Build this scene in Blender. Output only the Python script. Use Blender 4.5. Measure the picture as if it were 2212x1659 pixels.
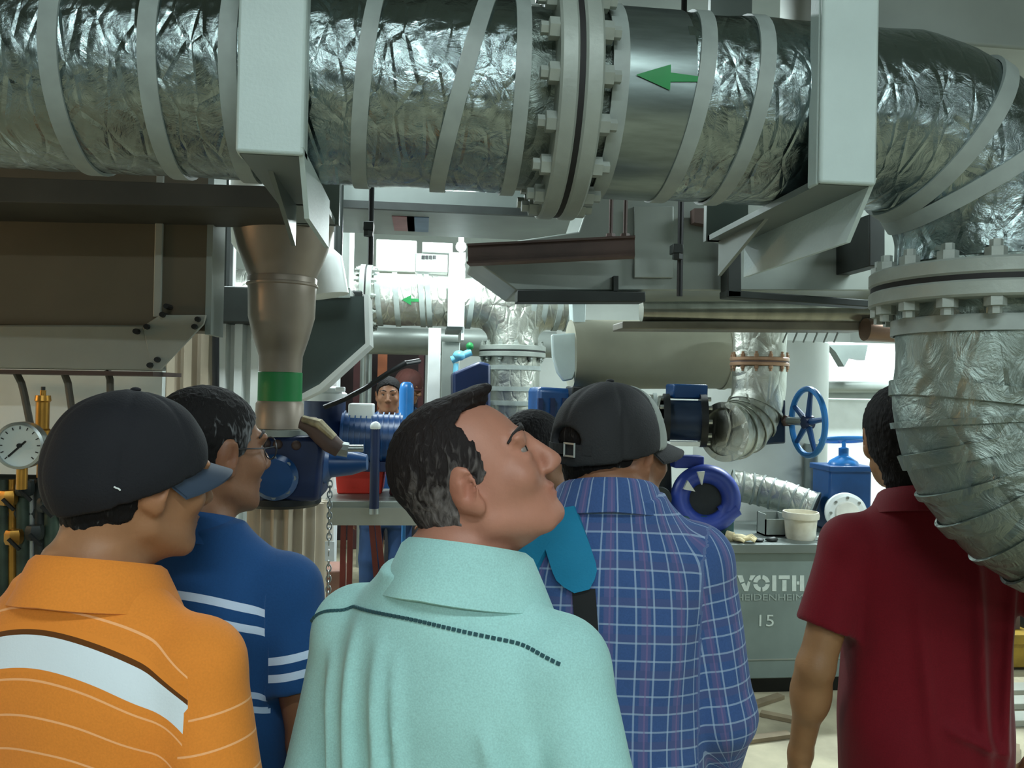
import bpy, math, random
import numpy as np
from mathutils import Vector, Matrix, noise
from mathutils.bvhtree import BVHTree

random.seed(7)
for o in list(bpy.data.objects):
    bpy.data.objects.remove(o)
SC = bpy.context.scene
COL = SC.collection

# ------------------------------------------------------------------ camera
IW, IH, F = 2212.0, 1659.0, 1720.0
EYE = Vector((0, 0, 1.70))
YAW, PITCH, ROLL = math.radians(6.5), math.radians(0.35), math.radians(1.2)
_f = Vector((math.sin(YAW) * math.cos(PITCH), math.cos(YAW) * math.cos(PITCH), math.sin(PITCH)))
_r0 = Vector((math.cos(YAW), -math.sin(YAW), 0))
_u0 = _r0.cross(_f)
_r = _r0 * math.cos(ROLL) + _u0 * math.sin(ROLL)
_u = _u0 * math.cos(ROLL) - _r0 * math.sin(ROLL)
cd = bpy.data.cameras.new('camera')
cd.sensor_width = 36
cd.lens = F / IW * 36
cd.clip_start = 0.05
cam = bpy.data.objects.new('camera', cd)
COL.objects.link(cam)
mw = Matrix.Identity(4)
for i in range(3):
    mw[i][0], mw[i][1], mw[i][2], mw[i][3] = _r[i], _u[i], -_f[i], EYE[i]
cam.matrix_world = mw
SC.camera = cam

# ------------------------------------------------------------------ view, world
vs = SC.view_settings
vs.view_transform = 'Standard'
vs.look = 'None'
vs.gamma = 1
vs.use_curve_mapping = False
vs.exposure = 0.42
wd = bpy.data.worlds.new('world')
SC.world = wd
wd.use_nodes = True
wd.node_tree.nodes['Background'].inputs[0].default_value = (0.7, 0.85, 0.85, 1)
wd.node_tree.nodes['Background'].inputs[1].default_value = 0.05

COOL = (0.85, 0.98, 1.0)
WARM = (1.0, 0.62, 0.32)


def ray(px, py):
    return _f + _r * ((px - IW / 2) / F) + _u * ((IH / 2 - py) / F)


def P(px, py, Y):
    """point seen at a pixel, on the plane that stands Y metres into the room"""
    d = ray(px, py)
    return EYE + d * (Y / d.y)


def PD(px, depth):
    """floor position of something seen at column px, at a distance along the view"""
    d = ray(px, 840)
    p = EYE + d * depth
    return Vector((p.x, p.y, 0))


# ------------------------------------------------------------------ tagging
def tag(o, label=None, cat=None, group=None, kind=None):
    if label: o['label'] = label
    if cat: o['category'] = cat
    if group: o['group'] = group
    if kind: o['kind'] = kind
    return o


def thing(name, label, cat, loc=(0, 0, 0), rz=0, group=None):
    o = bpy.data.objects.new(name, None)
    COL.objects.link(o)
    o.empty_display_size = 0.1
    o.location = loc
    o.rotation_euler = (0, 0, rz)
    return tag(o, label, cat, group)


def world_of(o):
    m = Matrix.LocRotScale(o.location, o.rotation_euler, o.scale)
    return (world_of(o.parent) @ o.matrix_parent_inverse @ m) if o.parent else m


# ------------------------------------------------------------------ materials
def lin(c):
    return tuple(((x / 255) / 12.92 if x / 255 <= 0.04045 else (((x / 255) + 0.055) / 1.055) ** 2.4) for x in c)


MATS = {}


def M(name, rgb, rough=0.5, metal=0.0, var=0.12, scale=6.0, bump=0.0, bscale=60.0, emit=0, rgb2=None, stretch=None, spec=0.5):
    if name in MATS: return MATS[name]
    m = bpy.data.materials.new(name)
    m.use_nodes = True
    nt = m.node_tree
    b = nt.nodes['Principled BSDF']
    c = lin(rgb)
    b.inputs['Roughness'].default_value = rough
    b.inputs['Metallic'].default_value = metal
    b.inputs['Specular IOR Level'].default_value = spec
    tc = nt.nodes.new('ShaderNodeTexCoord')
    mp = nt.nodes.new('ShaderNodeMapping')
    nt.links.new(tc.outputs['Object'], mp.inputs['Vector'])
    if stretch: mp.inputs['Scale'].default_value = stretch
    n = nt.nodes.new('ShaderNodeTexNoise')
    n.inputs['Scale'].default_value = scale
    n.inputs['Detail'].default_value = 5
    nt.links.new(mp.outputs[0], n.inputs['Vector'])
    cr = nt.nodes.new('ShaderNodeValToRGB')
    c2 = lin(rgb2) if rgb2 else tuple(x * (1 - 2 * var) for x in c)
    c1 = c if rgb2 else tuple(min(1, x * (1 + var)) for x in c)
    cr.color_ramp.elements[0].position = 0.34
    cr.color_ramp.elements[1].position = 0.66
    cr.color_ramp.elements[0].color = (*c2, 1)
    cr.color_ramp.elements[1].color = (*c1, 1)
    nt.links.new(n.outputs['Fac'], cr.inputs[0])
    nt.links.new(cr.outputs[0], b.inputs['Base Color'])
    if bump:
        n2 = nt.nodes.new('ShaderNodeTexNoise')
        n2.inputs['Scale'].default_value = bscale
        n2.inputs['Detail'].default_value = 4
        nt.links.new(mp.outputs[0], n2.inputs['Vector'])
        bp = nt.nodes.new('ShaderNodeBump')
        bp.inputs['Strength'].default_value = bump
        bp.inputs['Distance'].default_value = 0.01
        nt.links.new(n2.outputs['Fac'], bp.inputs['Height'])
        nt.links.new(bp.outputs[0], b.inputs['Normal'])
    if emit:
        b.inputs['Emission Color'].default_value = (*c, 1)
        b.inputs['Emission Strength'].default_value = emit
    MATS[name] = m
    return m


def foil(name, rgb, rough=0.3, strength=0.7, distort=2.2, scale=16, crease=0.5, metal=1.0):
    """crinkled aluminium cladding"""
    if name in MATS: return MATS[name]
    m = bpy.data.materials.new(name)
    m.use_nodes = True
    nt = m.node_tree
    L = nt.links.new
    b = nt.nodes['Principled BSDF']
    b.inputs['Metallic'].default_value = metal
    b.inputs['Roughness'].default_value = rough
    tc = nt.nodes.new('ShaderNodeTexCoord')
    n = nt.nodes.new('ShaderNodeTexNoise')
    n.inputs['Scale'].default_value = scale
    n.inputs['Detail'].default_value = 7
    n.inputs['Roughness'].default_value = 0.62
    n.inputs['Distortion'].default_value = distort
    L(tc.outputs['Object'], n.inputs['Vector'])
    v = nt.nodes.new('ShaderNodeTexVoronoi')
    v.feature = 'DISTANCE_TO_EDGE'
    v.inputs['Scale'].default_value = scale * 0.55
    mp = nt.nodes.new('ShaderNodeMapping')
    mp.inputs['Rotation'].default_value = (0.4, 0.5, 0.6)
    mp.inputs['Scale'].default_value = (1.9, 0.8, 0.8)
    L(tc.outputs['Object'], mp.inputs['Vector'])
    L(mp.outputs[0], v.inputs['Vector'])
    mr = nt.nodes.new('ShaderNodeMapRange')
    mr.inputs['From Max'].default_value = 0.12
    mr.inputs['To Max'].default_value = crease
    L(v.outputs['Distance'], mr.inputs['Value'])
    ad = nt.nodes.new('ShaderNodeMath')
    ad.operation = 'ADD'
    L(n.outputs['Fac'], ad.inputs[0])
    L(mr.outputs[0], ad.inputs[1])
    bp = nt.nodes.new('ShaderNodeBump')
    bp.inputs['Strength'].default_value = strength
    bp.inputs['Distance'].default_value = 0.02
    L(ad.outputs[0], bp.inputs['Height'])
    L(bp.outputs[0], b.inputs['Normal'])
    n3 = nt.nodes.new('ShaderNodeTexNoise')
    n3.inputs['Scale'].default_value = 3.5
    n3.inputs['Detail'].default_value = 4
    L(tc.outputs['Object'], n3.inputs['Vector'])
    cr = nt.nodes.new('ShaderNodeValToRGB')
    c = lin(rgb)
    cr.color_ramp.elements[0].position = 0.35
    cr.color_ramp.elements[1].position = 0.65
    cr.color_ramp.elements[0].color = (c[0] * .72, c[1] * .72, c[2] * .7, 1)
    cr.color_ramp.elements[1].color = (*c, 1)
    L(n3.outputs['Fac'], cr.inputs[0])
    L(cr.outputs[0], b.inputs['Base Color'])
    MATS[name] = m
    return m


# ------------------------------------------------------------------ mesh builder
def basis(axis):
    a = Vector(axis).normalized()
    t = Vector((0, 0, 1)) if abs(a.z) < 0.9 else Vector((1, 0, 0))
    u = t.cross(a).normalized()
    return a, u, a.cross(u)


class MB:
    def __init__(s):
        s.v, s.f = [], []

    def add(s, vs_, fs, m=None):
        o = len(s.v)
        for p in vs_:
            p = Vector(p)
            s.v.append(m @ p if m else p)
        s.f += [tuple(i + o for i in q) for q in fs]
        return s

    def box(s, lo, hi, m=None):
        (a, b, c), (d, e, f) = lo, hi
        return s.add([(a, b, c), (d, b, c), (d, e, c), (a, e, c), (a, b, f), (d, b, f), (d, e, f), (a, e, f)],
                     [(0, 3, 2, 1), (4, 5, 6, 7), (0, 1, 5, 4), (1, 2, 6, 5), (2, 3, 7, 6), (3, 0, 4, 7)], m)

    def bar(s, a, b, w, h=None, up=(0, 0, 1)):
        """rectangular bar from a to b"""
        h = h or w
        a, b = Vector(a), Vector(b)
        d = (b - a).normalized()
        up = Vector(up)
        if abs(d.dot(up)) > 0.95: up = Vector((0, 1, 0))
        sx = d.cross(up).normalized()
        sz = sx.cross(d)
        vs_ = []
        for p in (a, b):
            for i, j in ((-1, -1), (1, -1), (1, 1), (-1, 1)):
                vs_.append(p + sx * (i * w / 2) + sz * (j * h / 2))
        return s.add(vs_, [(0, 1, 2, 3), (7, 6, 5, 4), (0, 4, 5, 1), (1, 5, 6, 2), (2, 6, 7, 3), (3, 7, 4, 0)])

    def prism(s, poly, ext):
        ext = Vector(ext)
        n = len(poly)
        p = [Vector(q) for q in poly]
        fs = [tuple(range(n - 1, -1, -1)), tuple(range(n, 2 * n))]
        fs += [(i, (i + 1) % n, n + (i + 1) % n, n + i) for i in range(n)]
        return s.add(p + [q + ext for q in p], fs)

    def lathe(s, prof, o, axis, n=32, a0=0, a1=2 * math.pi):
        """prof: (radius, distance along axis)"""
        a, u, w = basis(axis)
        o = Vector(o)
        full = abs(a1 - a0 - 2 * math.pi) < 1e-6
        cnt = n if full else n + 1
        vs_, fs = [], []
        for r, t in prof:
            for k in range(cnt):
                th = a0 + (a1 - a0) * k / n
                vs_.append(o + a * t + (u * math.cos(th) + w * math.sin(th)) * max(r, 1e-5))
        for i in range(len(prof) - 1):
            for k in range(n):
                k2 = (k + 1) % cnt
                fs.append((i * cnt + k, i * cnt + k2, (i + 1) * cnt + k2, (i + 1) * cnt + k))
        return s.add(vs_, fs)

    def cyl(s, a, b, r, r2=None, n=24):
        a, b = Vector(a), Vector(b)
        L = (b - a).length
        r2 = r if r2 is None else r2
        return s.lathe([(0, 0), (r, 0), (r2, L), (0, L)], a, b - a, n)

    def ring(s, o, axis, ri, ro, w, n=48):
        return s.lathe([(ri, -w / 2), (ro, -w / 2), (ro, w / 2), (ri, w / 2), (ri, -w / 2)], o, axis, n)

    def torus(s, o, axis, R, r, n=40, k=10):
        pr = [(R + r * math.cos(2 * math.pi * i / k), r * math.sin(2 * math.pi * i / k)) for i in range(k + 1)]
        return s.lathe(pr, o, axis, n)

    def sphere(s, o, r, n=20, sc=(1, 1, 1), m=None):
        k = max(6, n // 2)
        vs_, fs = [], []
        o = Vector(o)
        for i in range(k + 1):
            t = math.pi * i / k
            for j in range(n):
                p = 2 * math.pi * j / n
                q = Vector((r * sc[0] * math.sin(t) * math.cos(p), r * sc[1] * math.sin(t) * math.sin(p), r * sc[2] * math.cos(t)))
                vs_.append(o + (m @ q if m else q))
        for i in range(k):
            for j in range(n):
                j2 = (j + 1) % n
                fs.append((i * n + j, (i + 1) * n + j, (i + 1) * n + j2, i * n + j2))
        return s.add(vs_, fs)

    def tube(s, path, r, n=16, cap=True, crinkle=0.0, cs=14.0):
        path = [Vector(p) for p in path]
        rs = r if isinstance(r, (list, tuple)) else [r] * len(path)
        vs_, fs = [], []
        u = None
        for i, p in enumerate(path):
            d = (path[min(i + 1, len(path) - 1)] - path[max(i - 1, 0)]).normalized()
            if u is None:
                _, u, w = basis(d)
            else:
                u = (u - d * u.dot(d)).normalized()
                w = d.cross(u)
            for k in range(n):
                th = 2 * math.pi * k / n
                q = u * math.cos(th) + w * math.sin(th)
                rr = rs[i]
                if crinkle:
                    rr += crinkle * noise.noise((p + q * rs[i]) * cs)
                vs_.append(p + q * rr)
        m = len(path)
        for i in range(m - 1):
            for k in range(n):
                k2 = (k + 1) % n
                fs.append((i * n + k, i * n + k2, (i + 1) * n + k2, (i + 1) * n + k))
        if cap:
            fs.append(tuple(range(n - 1, -1, -1)))
            fs.append(tuple(range((m - 1) * n, m * n)))
        return s.add(vs_, fs)

    def pbox(s, px0, py0, px1, py1, Y, dep):
        a, b = P(px0, (py0 + py1) / 2, Y), P(px1, (py0 + py1) / 2, Y)
        t, d = P((px0 + px1) / 2, py0, Y), P((px0 + px1) / 2, py1, Y)
        return s.box((a.x, Y, d.z), (b.x, Y + dep, t.z))

    def poly(s, pts, Y, dep):
        """outline given by its seen corners on the plane Y, dep metres thick"""
        return s.prism([P(x, y, Y) for x, y in pts], (0, dep, 0))

    def mesh(s, name, mat=None, ang=35):
        me = bpy.data.meshes.new(name)
        me.from_pydata([tuple(p) for p in s.v], [], s.f)
        me.validate()
        import bmesh
        bm = bmesh.new()
        bm.from_mesh(me)
        bmesh.ops.recalc_face_normals(bm, faces=bm.faces)
        bm.to_mesh(me)
        bm.free()
        if ang:
            me.shade_smooth()
            me.set_sharp_from_angle(angle=math.radians(ang))
        if mat: me.materials.append(mat)
        return me

    def build(s, name, mat, parent=None, ang=35, bevel=0, label=None):
        me = s.mesh(name, mat, ang)
        o = bpy.data.objects.new(name, me)
        COL.objects.link(o)
        if parent:
            me.transform(world_of(parent).inverted())
            o.parent = parent
        if bevel:
            bv = o.modifiers.new('bevel', 'BEVEL')
            bv.width = bevel
            bv.segments = 2
            bv.limit_method = 'ANGLE'
        if label: o['label'] = label
        return o


def single(name, mb, mat, label, cat, group=None, kind=None, ang=35, bevel=0):
    """a thing that is one mesh"""
    o = mb.build(name, mat, None, ang, bevel)
    return tag(o, label, cat, group, kind)


def arc(c, u, w, r, a0, a1, n=14):
    c, u, w = Vector(c), Vector(u), Vector(w)
    return [c + u * (r * math.cos(a0 + (a1 - a0) * i / n)) + w * (r * math.sin(a0 + (a1 - a0) * i / n)) for i in range(n + 1)]


def densify(pts, step):
    out = []
    for a, b in zip(pts, pts[1:]):
        a, b = Vector(a), Vector(b)
        k = max(1, int((b - a).length / step))
        out += [a.lerp(b, i / k) for i in range(k)]
    return out + [Vector(pts[-1])]


def band(parent, o, axis, r, w, mat, ta=0.0, tb=0.0, name='band', thick=0.004, a0=0, a1=2 * math.pi):
    """tape strap round a pipe; ta, tb slant it along the pipe"""
    a, u, wv = basis(axis)
    o = Vector(o)
    n = 48
    mb = MB()
    vs_, fs = [], []
    for k in range(n):
        th = 2 * math.pi * k / n
        q = u * math.cos(th) + wv * math.sin(th)
        sft = ta * math.cos(th) + tb * math.sin(th)
        for rr, t in ((r, -w / 2), (r + thick, -w / 2), (r + thick, w / 2), (r, w / 2)):
            vs_.append(o + q * rr + a * (t + sft))
    for k in range(n):
        k2 = (k + 1) % n
        for j in range(4):
            j2 = (j + 1) % 4
            fs.append((k * 4 + j, k2 * 4 + j, k2 * 4 + j2, k * 4 + j2))
    mb.add(vs_, fs)
    return mb.build(name, mat, parent, 50)


def flange_pair(parent, o, axis, ri, ro, t, gap, nb, mat, gmat, rb=None, br=0.016, bl=0.03, phase=0.0):
    a, u, w = basis(axis)
    o = Vector(o)
    rb = rb or (ri + ro) / 2 + 0.008
    fl = []
    for sg in (-1, 1):
        c = o + a * (sg * (gap / 2 + t / 2))
        f = MB().lathe([(ri * .8, -t / 2), (ro - .004, -t / 2), (ro, -t / 2 + .004), (ro, t / 2 - .004), (ro - .004, t / 2), (ri * .8, t / 2)], c, a, 64).build('flange', mat, parent)
        fl.append(f)
    MB().ring(o, a, ri * .8, ro - 0.004, gap + .002, 64).build('gasket', gmat, parent)
    for k in range(nb):
        th = 2 * math.pi * (k + phase) / nb
        c = o + (u * math.cos(th) + w * math.sin(th)) * rb
        e = gap / 2 + t
        r6 = br * .6
        prof = [(r6, -e), (br, -e), (br, -e - bl * .55), (r6, -e - bl * .6), (r6, -e - bl), (0, -e - bl)]
        prof = [(r, t_) for r, t_ in reversed(prof)] + [(r, -t_) for r, t_ in prof]
        MB().lathe(prof, c, a, 6).build('bolt', mat, parent, 30)
    return fl

# ================================================================== lamps of the hall
def tube_fixture(name, label, c, L, power, rz=0, tilt=0.0, col=COOL, group=None):
    """ceiling batten with two fluorescent tubes"""
    t = thing(name, label, 'light', c, rz, group)
    mm = world_of(t)
    wm = M('fixture_white', (225, 232, 230), .4)
    tb = M('tube_glow', (235, 255, 252), .3, emit=6, var=0)
    MB().box((-L / 2, -.07, 0), (L / 2, .07, .05), mm).build('housing', wm, t, bevel=.006)
    for sy in (-.038, .038):
        p, q = mm @ Vector((-L / 2 + .03, sy, -.018)), mm @ Vector((L / 2 - .03, sy, -.018))
        MB().cyl(p, q, .014, n=12).build('tube', tb, t)
    for sx in (-1, 1):
        MB().box((sx * L / 2 - .02, -.06, -.035), (sx * L / 2 + .01, .06, 0), mm).build('lamp_holder', wm, t)
    for sx in (-1, 1):
        MB().cyl(mm @ Vector((sx * L * .35, 0, .05)), Vector((*(mm @ Vector((sx * L * .35, 0, 0)))[:2], 3.9)), .006, n=8).build('suspension_rod', wm, t)
    ld = bpy.data.lights.new(name + '_light', 'AREA')
    ld.shape = 'RECTANGLE'
    ld.size, ld.size_y = L, .14
    ld.energy = power
    ld.color = col
    lo = bpy.data.objects.new('tube_light', ld)
    COL.objects.link(lo)
    lo.parent = t
    lo.location = (0, 0, -.04)
    return t


HZ = 3.9
# behind and above the visitors
tube_fixture('ceiling_light', 'long fluorescent batten hanging well behind the visitors', (-0.1, -2.7, 2.95), 1.5, 84)
tube_fixture('ceiling_light', 'fluorescent batten hanging straight above the visitors', (0.2, -0.6, 3.4), 1.5, 30)
tube_fixture('ceiling_light', 'long fluorescent batten hanging behind the visitors at the right', (2.3, -2.5, 2.95), 1.5, 48)
# beyond the long pipe
tube_fixture('ceiling_light', 'added fluorescent batten hanging above the tapered pipe and the work table', (-0.45, 3.3, 3.25), 1.2, 34)  # unseen fill lamp, added to brighten the gearbox, crate and table
tube_fixture('ceiling_light', 'added fluorescent batten hanging above the right end of the bench', (2.75, 2.55, 3.2), 1.2, 46)  # added lamp out of view, lifts the dim bench front
tube_fixture('ceiling_light', 'fluorescent batten over the far pipe run', (-0.3, 6.3, 3.6), 1.5, 42)
tube_fixture('ceiling_light', 'fluorescent batten over the grey tank and white wall', (3.3, 5.6, 3.3), 1.5, 150)
tube_fixture('ceiling_light', 'fluorescent batten over the blue motor at the far left', (-1.6, 4.9, 3.1), 1.2, 60)

wl = thing('bulkhead_lamp', 'warm round bulkhead lamp on the left wall', 'lamp', (-3.6, 1.7, 2.0))
MB().cyl((-3.6, 1.7, 2.0), (-3.55, 1.7, 2.0), .11, n=28).build('back_plate', M('lamp_grey', (110, 112, 108), .5), wl)
MB().sphere((-3.55, 1.7, 2.0), .085, 20, (.8, 1, 1)).build('globe', M('warm_glow', (255, 190, 120), .3, emit=8, var=0), wl)
ld = bpy.data.lights.new('bulkhead_light', 'POINT')
ld.energy = 18
ld.color = WARM
ld.shadow_soft_size = .09
lo = bpy.data.objects.new('bulkhead_light', ld)
COL.objects.link(lo)
lo.parent = wl
lo.location = (.2, 0, 0)

# ================================================================== room shell
m_floor = M('concrete_floor', (172, 164, 138), .75, var=.25, scale=2.2, bump=.3, bscale=14)
m_wall = M('white_wall', (205, 212, 208), .7, var=.06, scale=1.5)
m_ceil = M('ceiling_paint', (132, 140, 136), .8, var=.1, scale=1.2)
X0, X1, Y0, Y1 = -3.6, 5.2, -3.2, 9.2
for nm, lo, hi, mt in (('floor', (X0, Y0, -.1), (X1, Y1, 0), m_floor), ('ceiling', (X0, Y0, HZ), (X1, Y1, HZ + .1), m_ceil),
                       ('wall_left', (X0 - .1, Y0, 0), (X0, Y1, HZ), m_wall), ('wall_right', (X1, Y0, 0), (X1 + .1, Y1, HZ), m_wall),
                       ('wall_back', (X0, Y1, 0), (X1, Y1 + .1, HZ), m_wall), ('wall_front', (X0, Y0 - .1, 0), (X1, Y0, HZ), M('dark_wall', (74, 78, 74), .8))):
    tag(MB().box(lo, hi).build(nm, mt, None, 0), kind='structure')

# ================================================================== materials of the plant
m_foil = foil('foil_cladding', (154, 168, 169), .16, .3, 1.4, 26, .35)
m_foil_d = foil('foil_dull', (146, 158, 152), .38, .4, 3.0, 16, .4)
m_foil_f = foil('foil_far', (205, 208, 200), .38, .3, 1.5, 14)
m_foil_b = foil('foil_dim', (170, 172, 160), .3, .5, 2.4, 10, .8)
m_tape = M('strap_tape', (146, 156, 152), .5, var=.06, scale=20)
m_sleeve = M('brushed_sleeve', (128, 140, 138), .34, .85, var=.08, scale=14, stretch=(1, 6, 6))
m_green = M('green_paint', (10, 128, 62), .5, var=.1)
m_flange = M('flange_grey', (146, 154, 147), .45, .1, var=.1, bump=.1)
m_gasket = M('gasket_black', (14, 15, 15), .7)
m_brk = M('bracket_paint', (186, 202, 200), .5, var=.04, bump=.08, bscale=160)
m_grey = M('grey_sheet', (120, 130, 126), .42, .25, var=.12, scale=2.0)
m_grey2 = M('grey_sheet_pale', (150, 158, 152), .4, .3, var=.1, scale=2.4)
m_dark = M('dark_steel', (44, 50, 48), .5, .3, var=.15)
m_black = M('black_iron', (24, 27, 29), .45, .2)
m_rust = M('primer_brown', (84, 66, 60), .6, var=.15)
m_hood = M('hood_sheet', (104, 95, 78), .45, .3, var=.12, scale=1.6)
m_hoodlow = M('hood_band', (158, 160, 150), .5, .1, var=.08, scale=3)
m_white = M('white_paint', (226, 232, 230), .45, var=.04)
m_blue = M('machine_blue', (20, 70, 124), .35, var=.12, scale=5)
m_blue2 = M('deep_blue', (16, 36, 76), .4, var=.15)
m_cyan = M('wheel_blue', (40, 120, 190), .3, var=.1)
m_brass = M('brass', (190, 140, 62), .35, .8, var=.15)
m_steel = M('steel', (170, 176, 174), .3, .8, var=.08)

# ================================================================== the big insulated pipe overhead
PY, PZ, PR = 1.451, 2.231, 0.1675
FY = PY - PR * .95
xp = lambda px, py=220: P(px, py, FY).x
pipe = thing('insulated_pipe', 'thick foil-clad pipe with white straps running across under the ceiling', 'pipe', (0, PY, PZ))
XF = P(1247, 200, PY - .163).x
XV, BR1 = 1.104, .232
seg = MB().tube(densify([(X0, PY, PZ), (XF - .10, PY, PZ)], .025), PR, 80, crinkle=.0022, cs=16)
seg.build('foil_jacket', m_foil, pipe)
MB().cyl((XF - .11, PY, PZ), (XF + .11, PY, PZ), PR - .01, n=48).build('pipe_neck', m_foil_d, pipe)
x1, x2 = xp(1352), xp(1502)
MB().tube(densify([(XF + .083, PY, PZ), (x1 + .02, PY, PZ)], .03), PR - .003, 64, crinkle=.003).build('foil_jacket', m_foil, pipe)
MB().cyl((x1, PY, PZ), (x2, PY, PZ), PR + .002, n=64).build('metal_sleeve', m_sleeve, pipe, label='smooth grey metal sleeve carrying the green arrow')
pth = densify([(x2 - .01, PY, PZ), (XV - BR1, PY, PZ)], .03) + \
    arc((XV - BR1, PY, PZ - BR1), (0, 0, 1), (1, 0, 0), BR1, 0.08, math.pi / 2, 22) + [Vector((XV, PY, 1.962))]
MB().tube(pth, PR, 80, crinkle=.004, cs=14).build('foil_jacket', m_foil, pipe)
# straps: pixel column seen at mid height, and slant along the pipe
for px, sl, w in ((105, .0, .03), (318, .0, .03), (492, .0, .03), (790, .02, .028), (1010, .048, .03), (1128, .005, .027), (1338, .004, .03), (1520, .026, .03), (1648, .026, .03)):
    band(pipe, (xp(px), PY, PZ), (1, 0, 0), PR, w * .92, m_tape, ta=0, tb=sl * .92, thick=.005)
for ang in (.52, .95):
    c = Vector((XV - BR1, PY, PZ - BR1))
    o = c + Vector((math.sin(ang), 0, math.cos(ang))) * BR1
    band(pipe, o, Vector((math.cos(ang), 0, -math.sin(ang))), PR, .03, m_tape, thick=.007)
flange_pair(pipe, (XF, PY, PZ), (1, 0, 0), PR, .2125, .031, .010, 16, m_flange, m_gasket, rb=.191, br=.018, bl=.03, phase=.3)
# green flow arrow, lying on the sleeve
cx, cz = xp(1437, 172), P(1437, 172, FY).z
th0 = math.asin(max(-1, min(1, (cz - PZ) / PR)))
mb = MB()
av, af = [], []
la = [(-.066, 0), (.0, .026), (.0, -.026)]
RA = PR + .0045
def on_sleeve(x, h):
    t = th0 + h / PR
    return Vector((cx + x, PY - RA * math.cos(t), PZ + RA * math.sin(t)))
def patch(x0, x1_, h0, h1, n=4):
    """curved patch; h0,h1 are half heights at the two ends"""
    vs_ = []
    for i in range(n + 1):
        f_ = i / n
        hh = h0 + (h1 - h0) * f_
        for j in range(5):
            vs_.append(on_sleeve(x0 + (x1_ - x0) * f_, hh * (j / 2 - 1)))
    fs = [(i * 5 + j, i * 5 + 5 + j, i * 5 + 6 + j, i * 5 + 1 + j) for i in range(n) for j in range(4)]
    mb.add(vs_, fs)
patch(-.0525, .0055, .0005, .0207)
patch(.0055, .055, .0074, .0042)
mb.build('flow_arrow', m_green, pipe, label='green painted arrow pointing left')

# vertical drop and lower elbow
drop = thing('insulated_pipe', 'taped foil-clad pipe elbow dropping below the flange in front of the red shirt', 'pipe', (XV, PY, 1.92))
FZ = 1.915
flange_pair(drop, (XV, PY, FZ), (0, 0, 1), PR, .215, .030, .010, 16, m_flange, m_gasket, rb=.193, br=.018, bl=.03, phase=.5)
e = Vector((math.cos(math.radians(28)), -math.sin(math.radians(28)), 0))
ZB, RB = 1.70, .2355
cb = Vector((XV, PY, ZB)) + e * RB
pth = densify([(XV, PY, 1.976), (XV, PY, ZB)], .03) + arc(cb, -e, (0, 0, -1), RB, .06, math.pi / 2, 24)
pend = pth[-1]
pth += densify([pend + e * .02, pend + e * 2.9], .05)
MB().tube(pth, PR - .002, 72, crinkle=.005, cs=11).build('wrapped_jacket', m_foil_d, drop)
band(drop, (XV, PY, 1.838), (0, 0, 1), PR, .03, m_tape, thick=.005)
for i in range(8):
    an = .0 + i * .19
    o = cb - e * (RB * math.cos(an)) + Vector((0, 0, -1)) * (RB * math.sin(an))
    ax = e * math.sin(an) + Vector((0, 0, -1)) * math.cos(an)
    band(drop, o, ax, PR, .012 if i % 2 else .03, m_foil_d, tb=.02, thick=.006, name='wrap_seam')
for i in range(6):
    band(drop, pend + e * (.15 + i * .3), e, PR, .03, m_tape, thick=.006)

# hangers
def hanger(px0, px1, yend, name, label, legtop=HZ):
    ly = 1.247
    xa, xb = P(px0, 250, ly).x, P(px1, 250, ly).x
    zb = PZ - PR - .012
    t = thing(name, label, 'bracket', ((xa + xb) / 2, ly, zb))
    MB().box((xa, ly, zb), (xb, ly + .012, legtop)).build('front_leg', m_brk, t, bevel=.005)
    for x in (xa, xb - .008):
        MB().box((x, ly + .012, zb), (x + .008, ly + .045, legtop)).build('leg_flange', m_brk, t, bevel=.003)
    MB().box((xa + .004, ly + .012, zb), (xb - .008, yend, zb + .012)).build('cradle_plate', m_grey, t)
    MB().prism([(xb - .008, ly, zb + .012), (xb - .008, ly + .08, zb - .081), (xb - .008, yend, zb - .081), (xb - .008, yend, zb + .012)], (.008, 0, 0)).build('side_plate', m_brk, t)
    MB().prism([(xa + .03, yend - .25, zb), (xa + .03, yend, zb), (xa + .03, yend, zb - .08)], (.008, 0, 0)).build('gusset', m_grey, t)
    MB().box((xa, 1.776, zb), (xb, 1.794, legtop)).build('rear_leg', m_grey, t)
    MB().box((xa + .004, yend - .01, zb), (xb - .008, 1.785, zb + .012)).build('cradle_plate', m_grey, t)
    return t
hanger(509, 657, 1.60, 'pipe_hanger', 'white steel pipe hanger above the green banded pipe')
hanger(1774, 1897, 1.776, 'pipe_hanger', 'white steel pipe hanger beside the foil elbow')

# beam above the elbow
single('ceiling_beam', MB().box((.8, 1.52, PZ + PR + .03), (X1, 1.75, PZ + PR + .28)), m_grey2, 'pale grey box beam above the foil elbow', 'beam', bevel=.006)
single('ceiling_beam', MB().box((X0, 1.66, 2.68), (.75, 1.9, 2.92)), m_dark, 'dark steel beam above the long overhead pipe', 'beam', bevel=.006)

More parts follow.
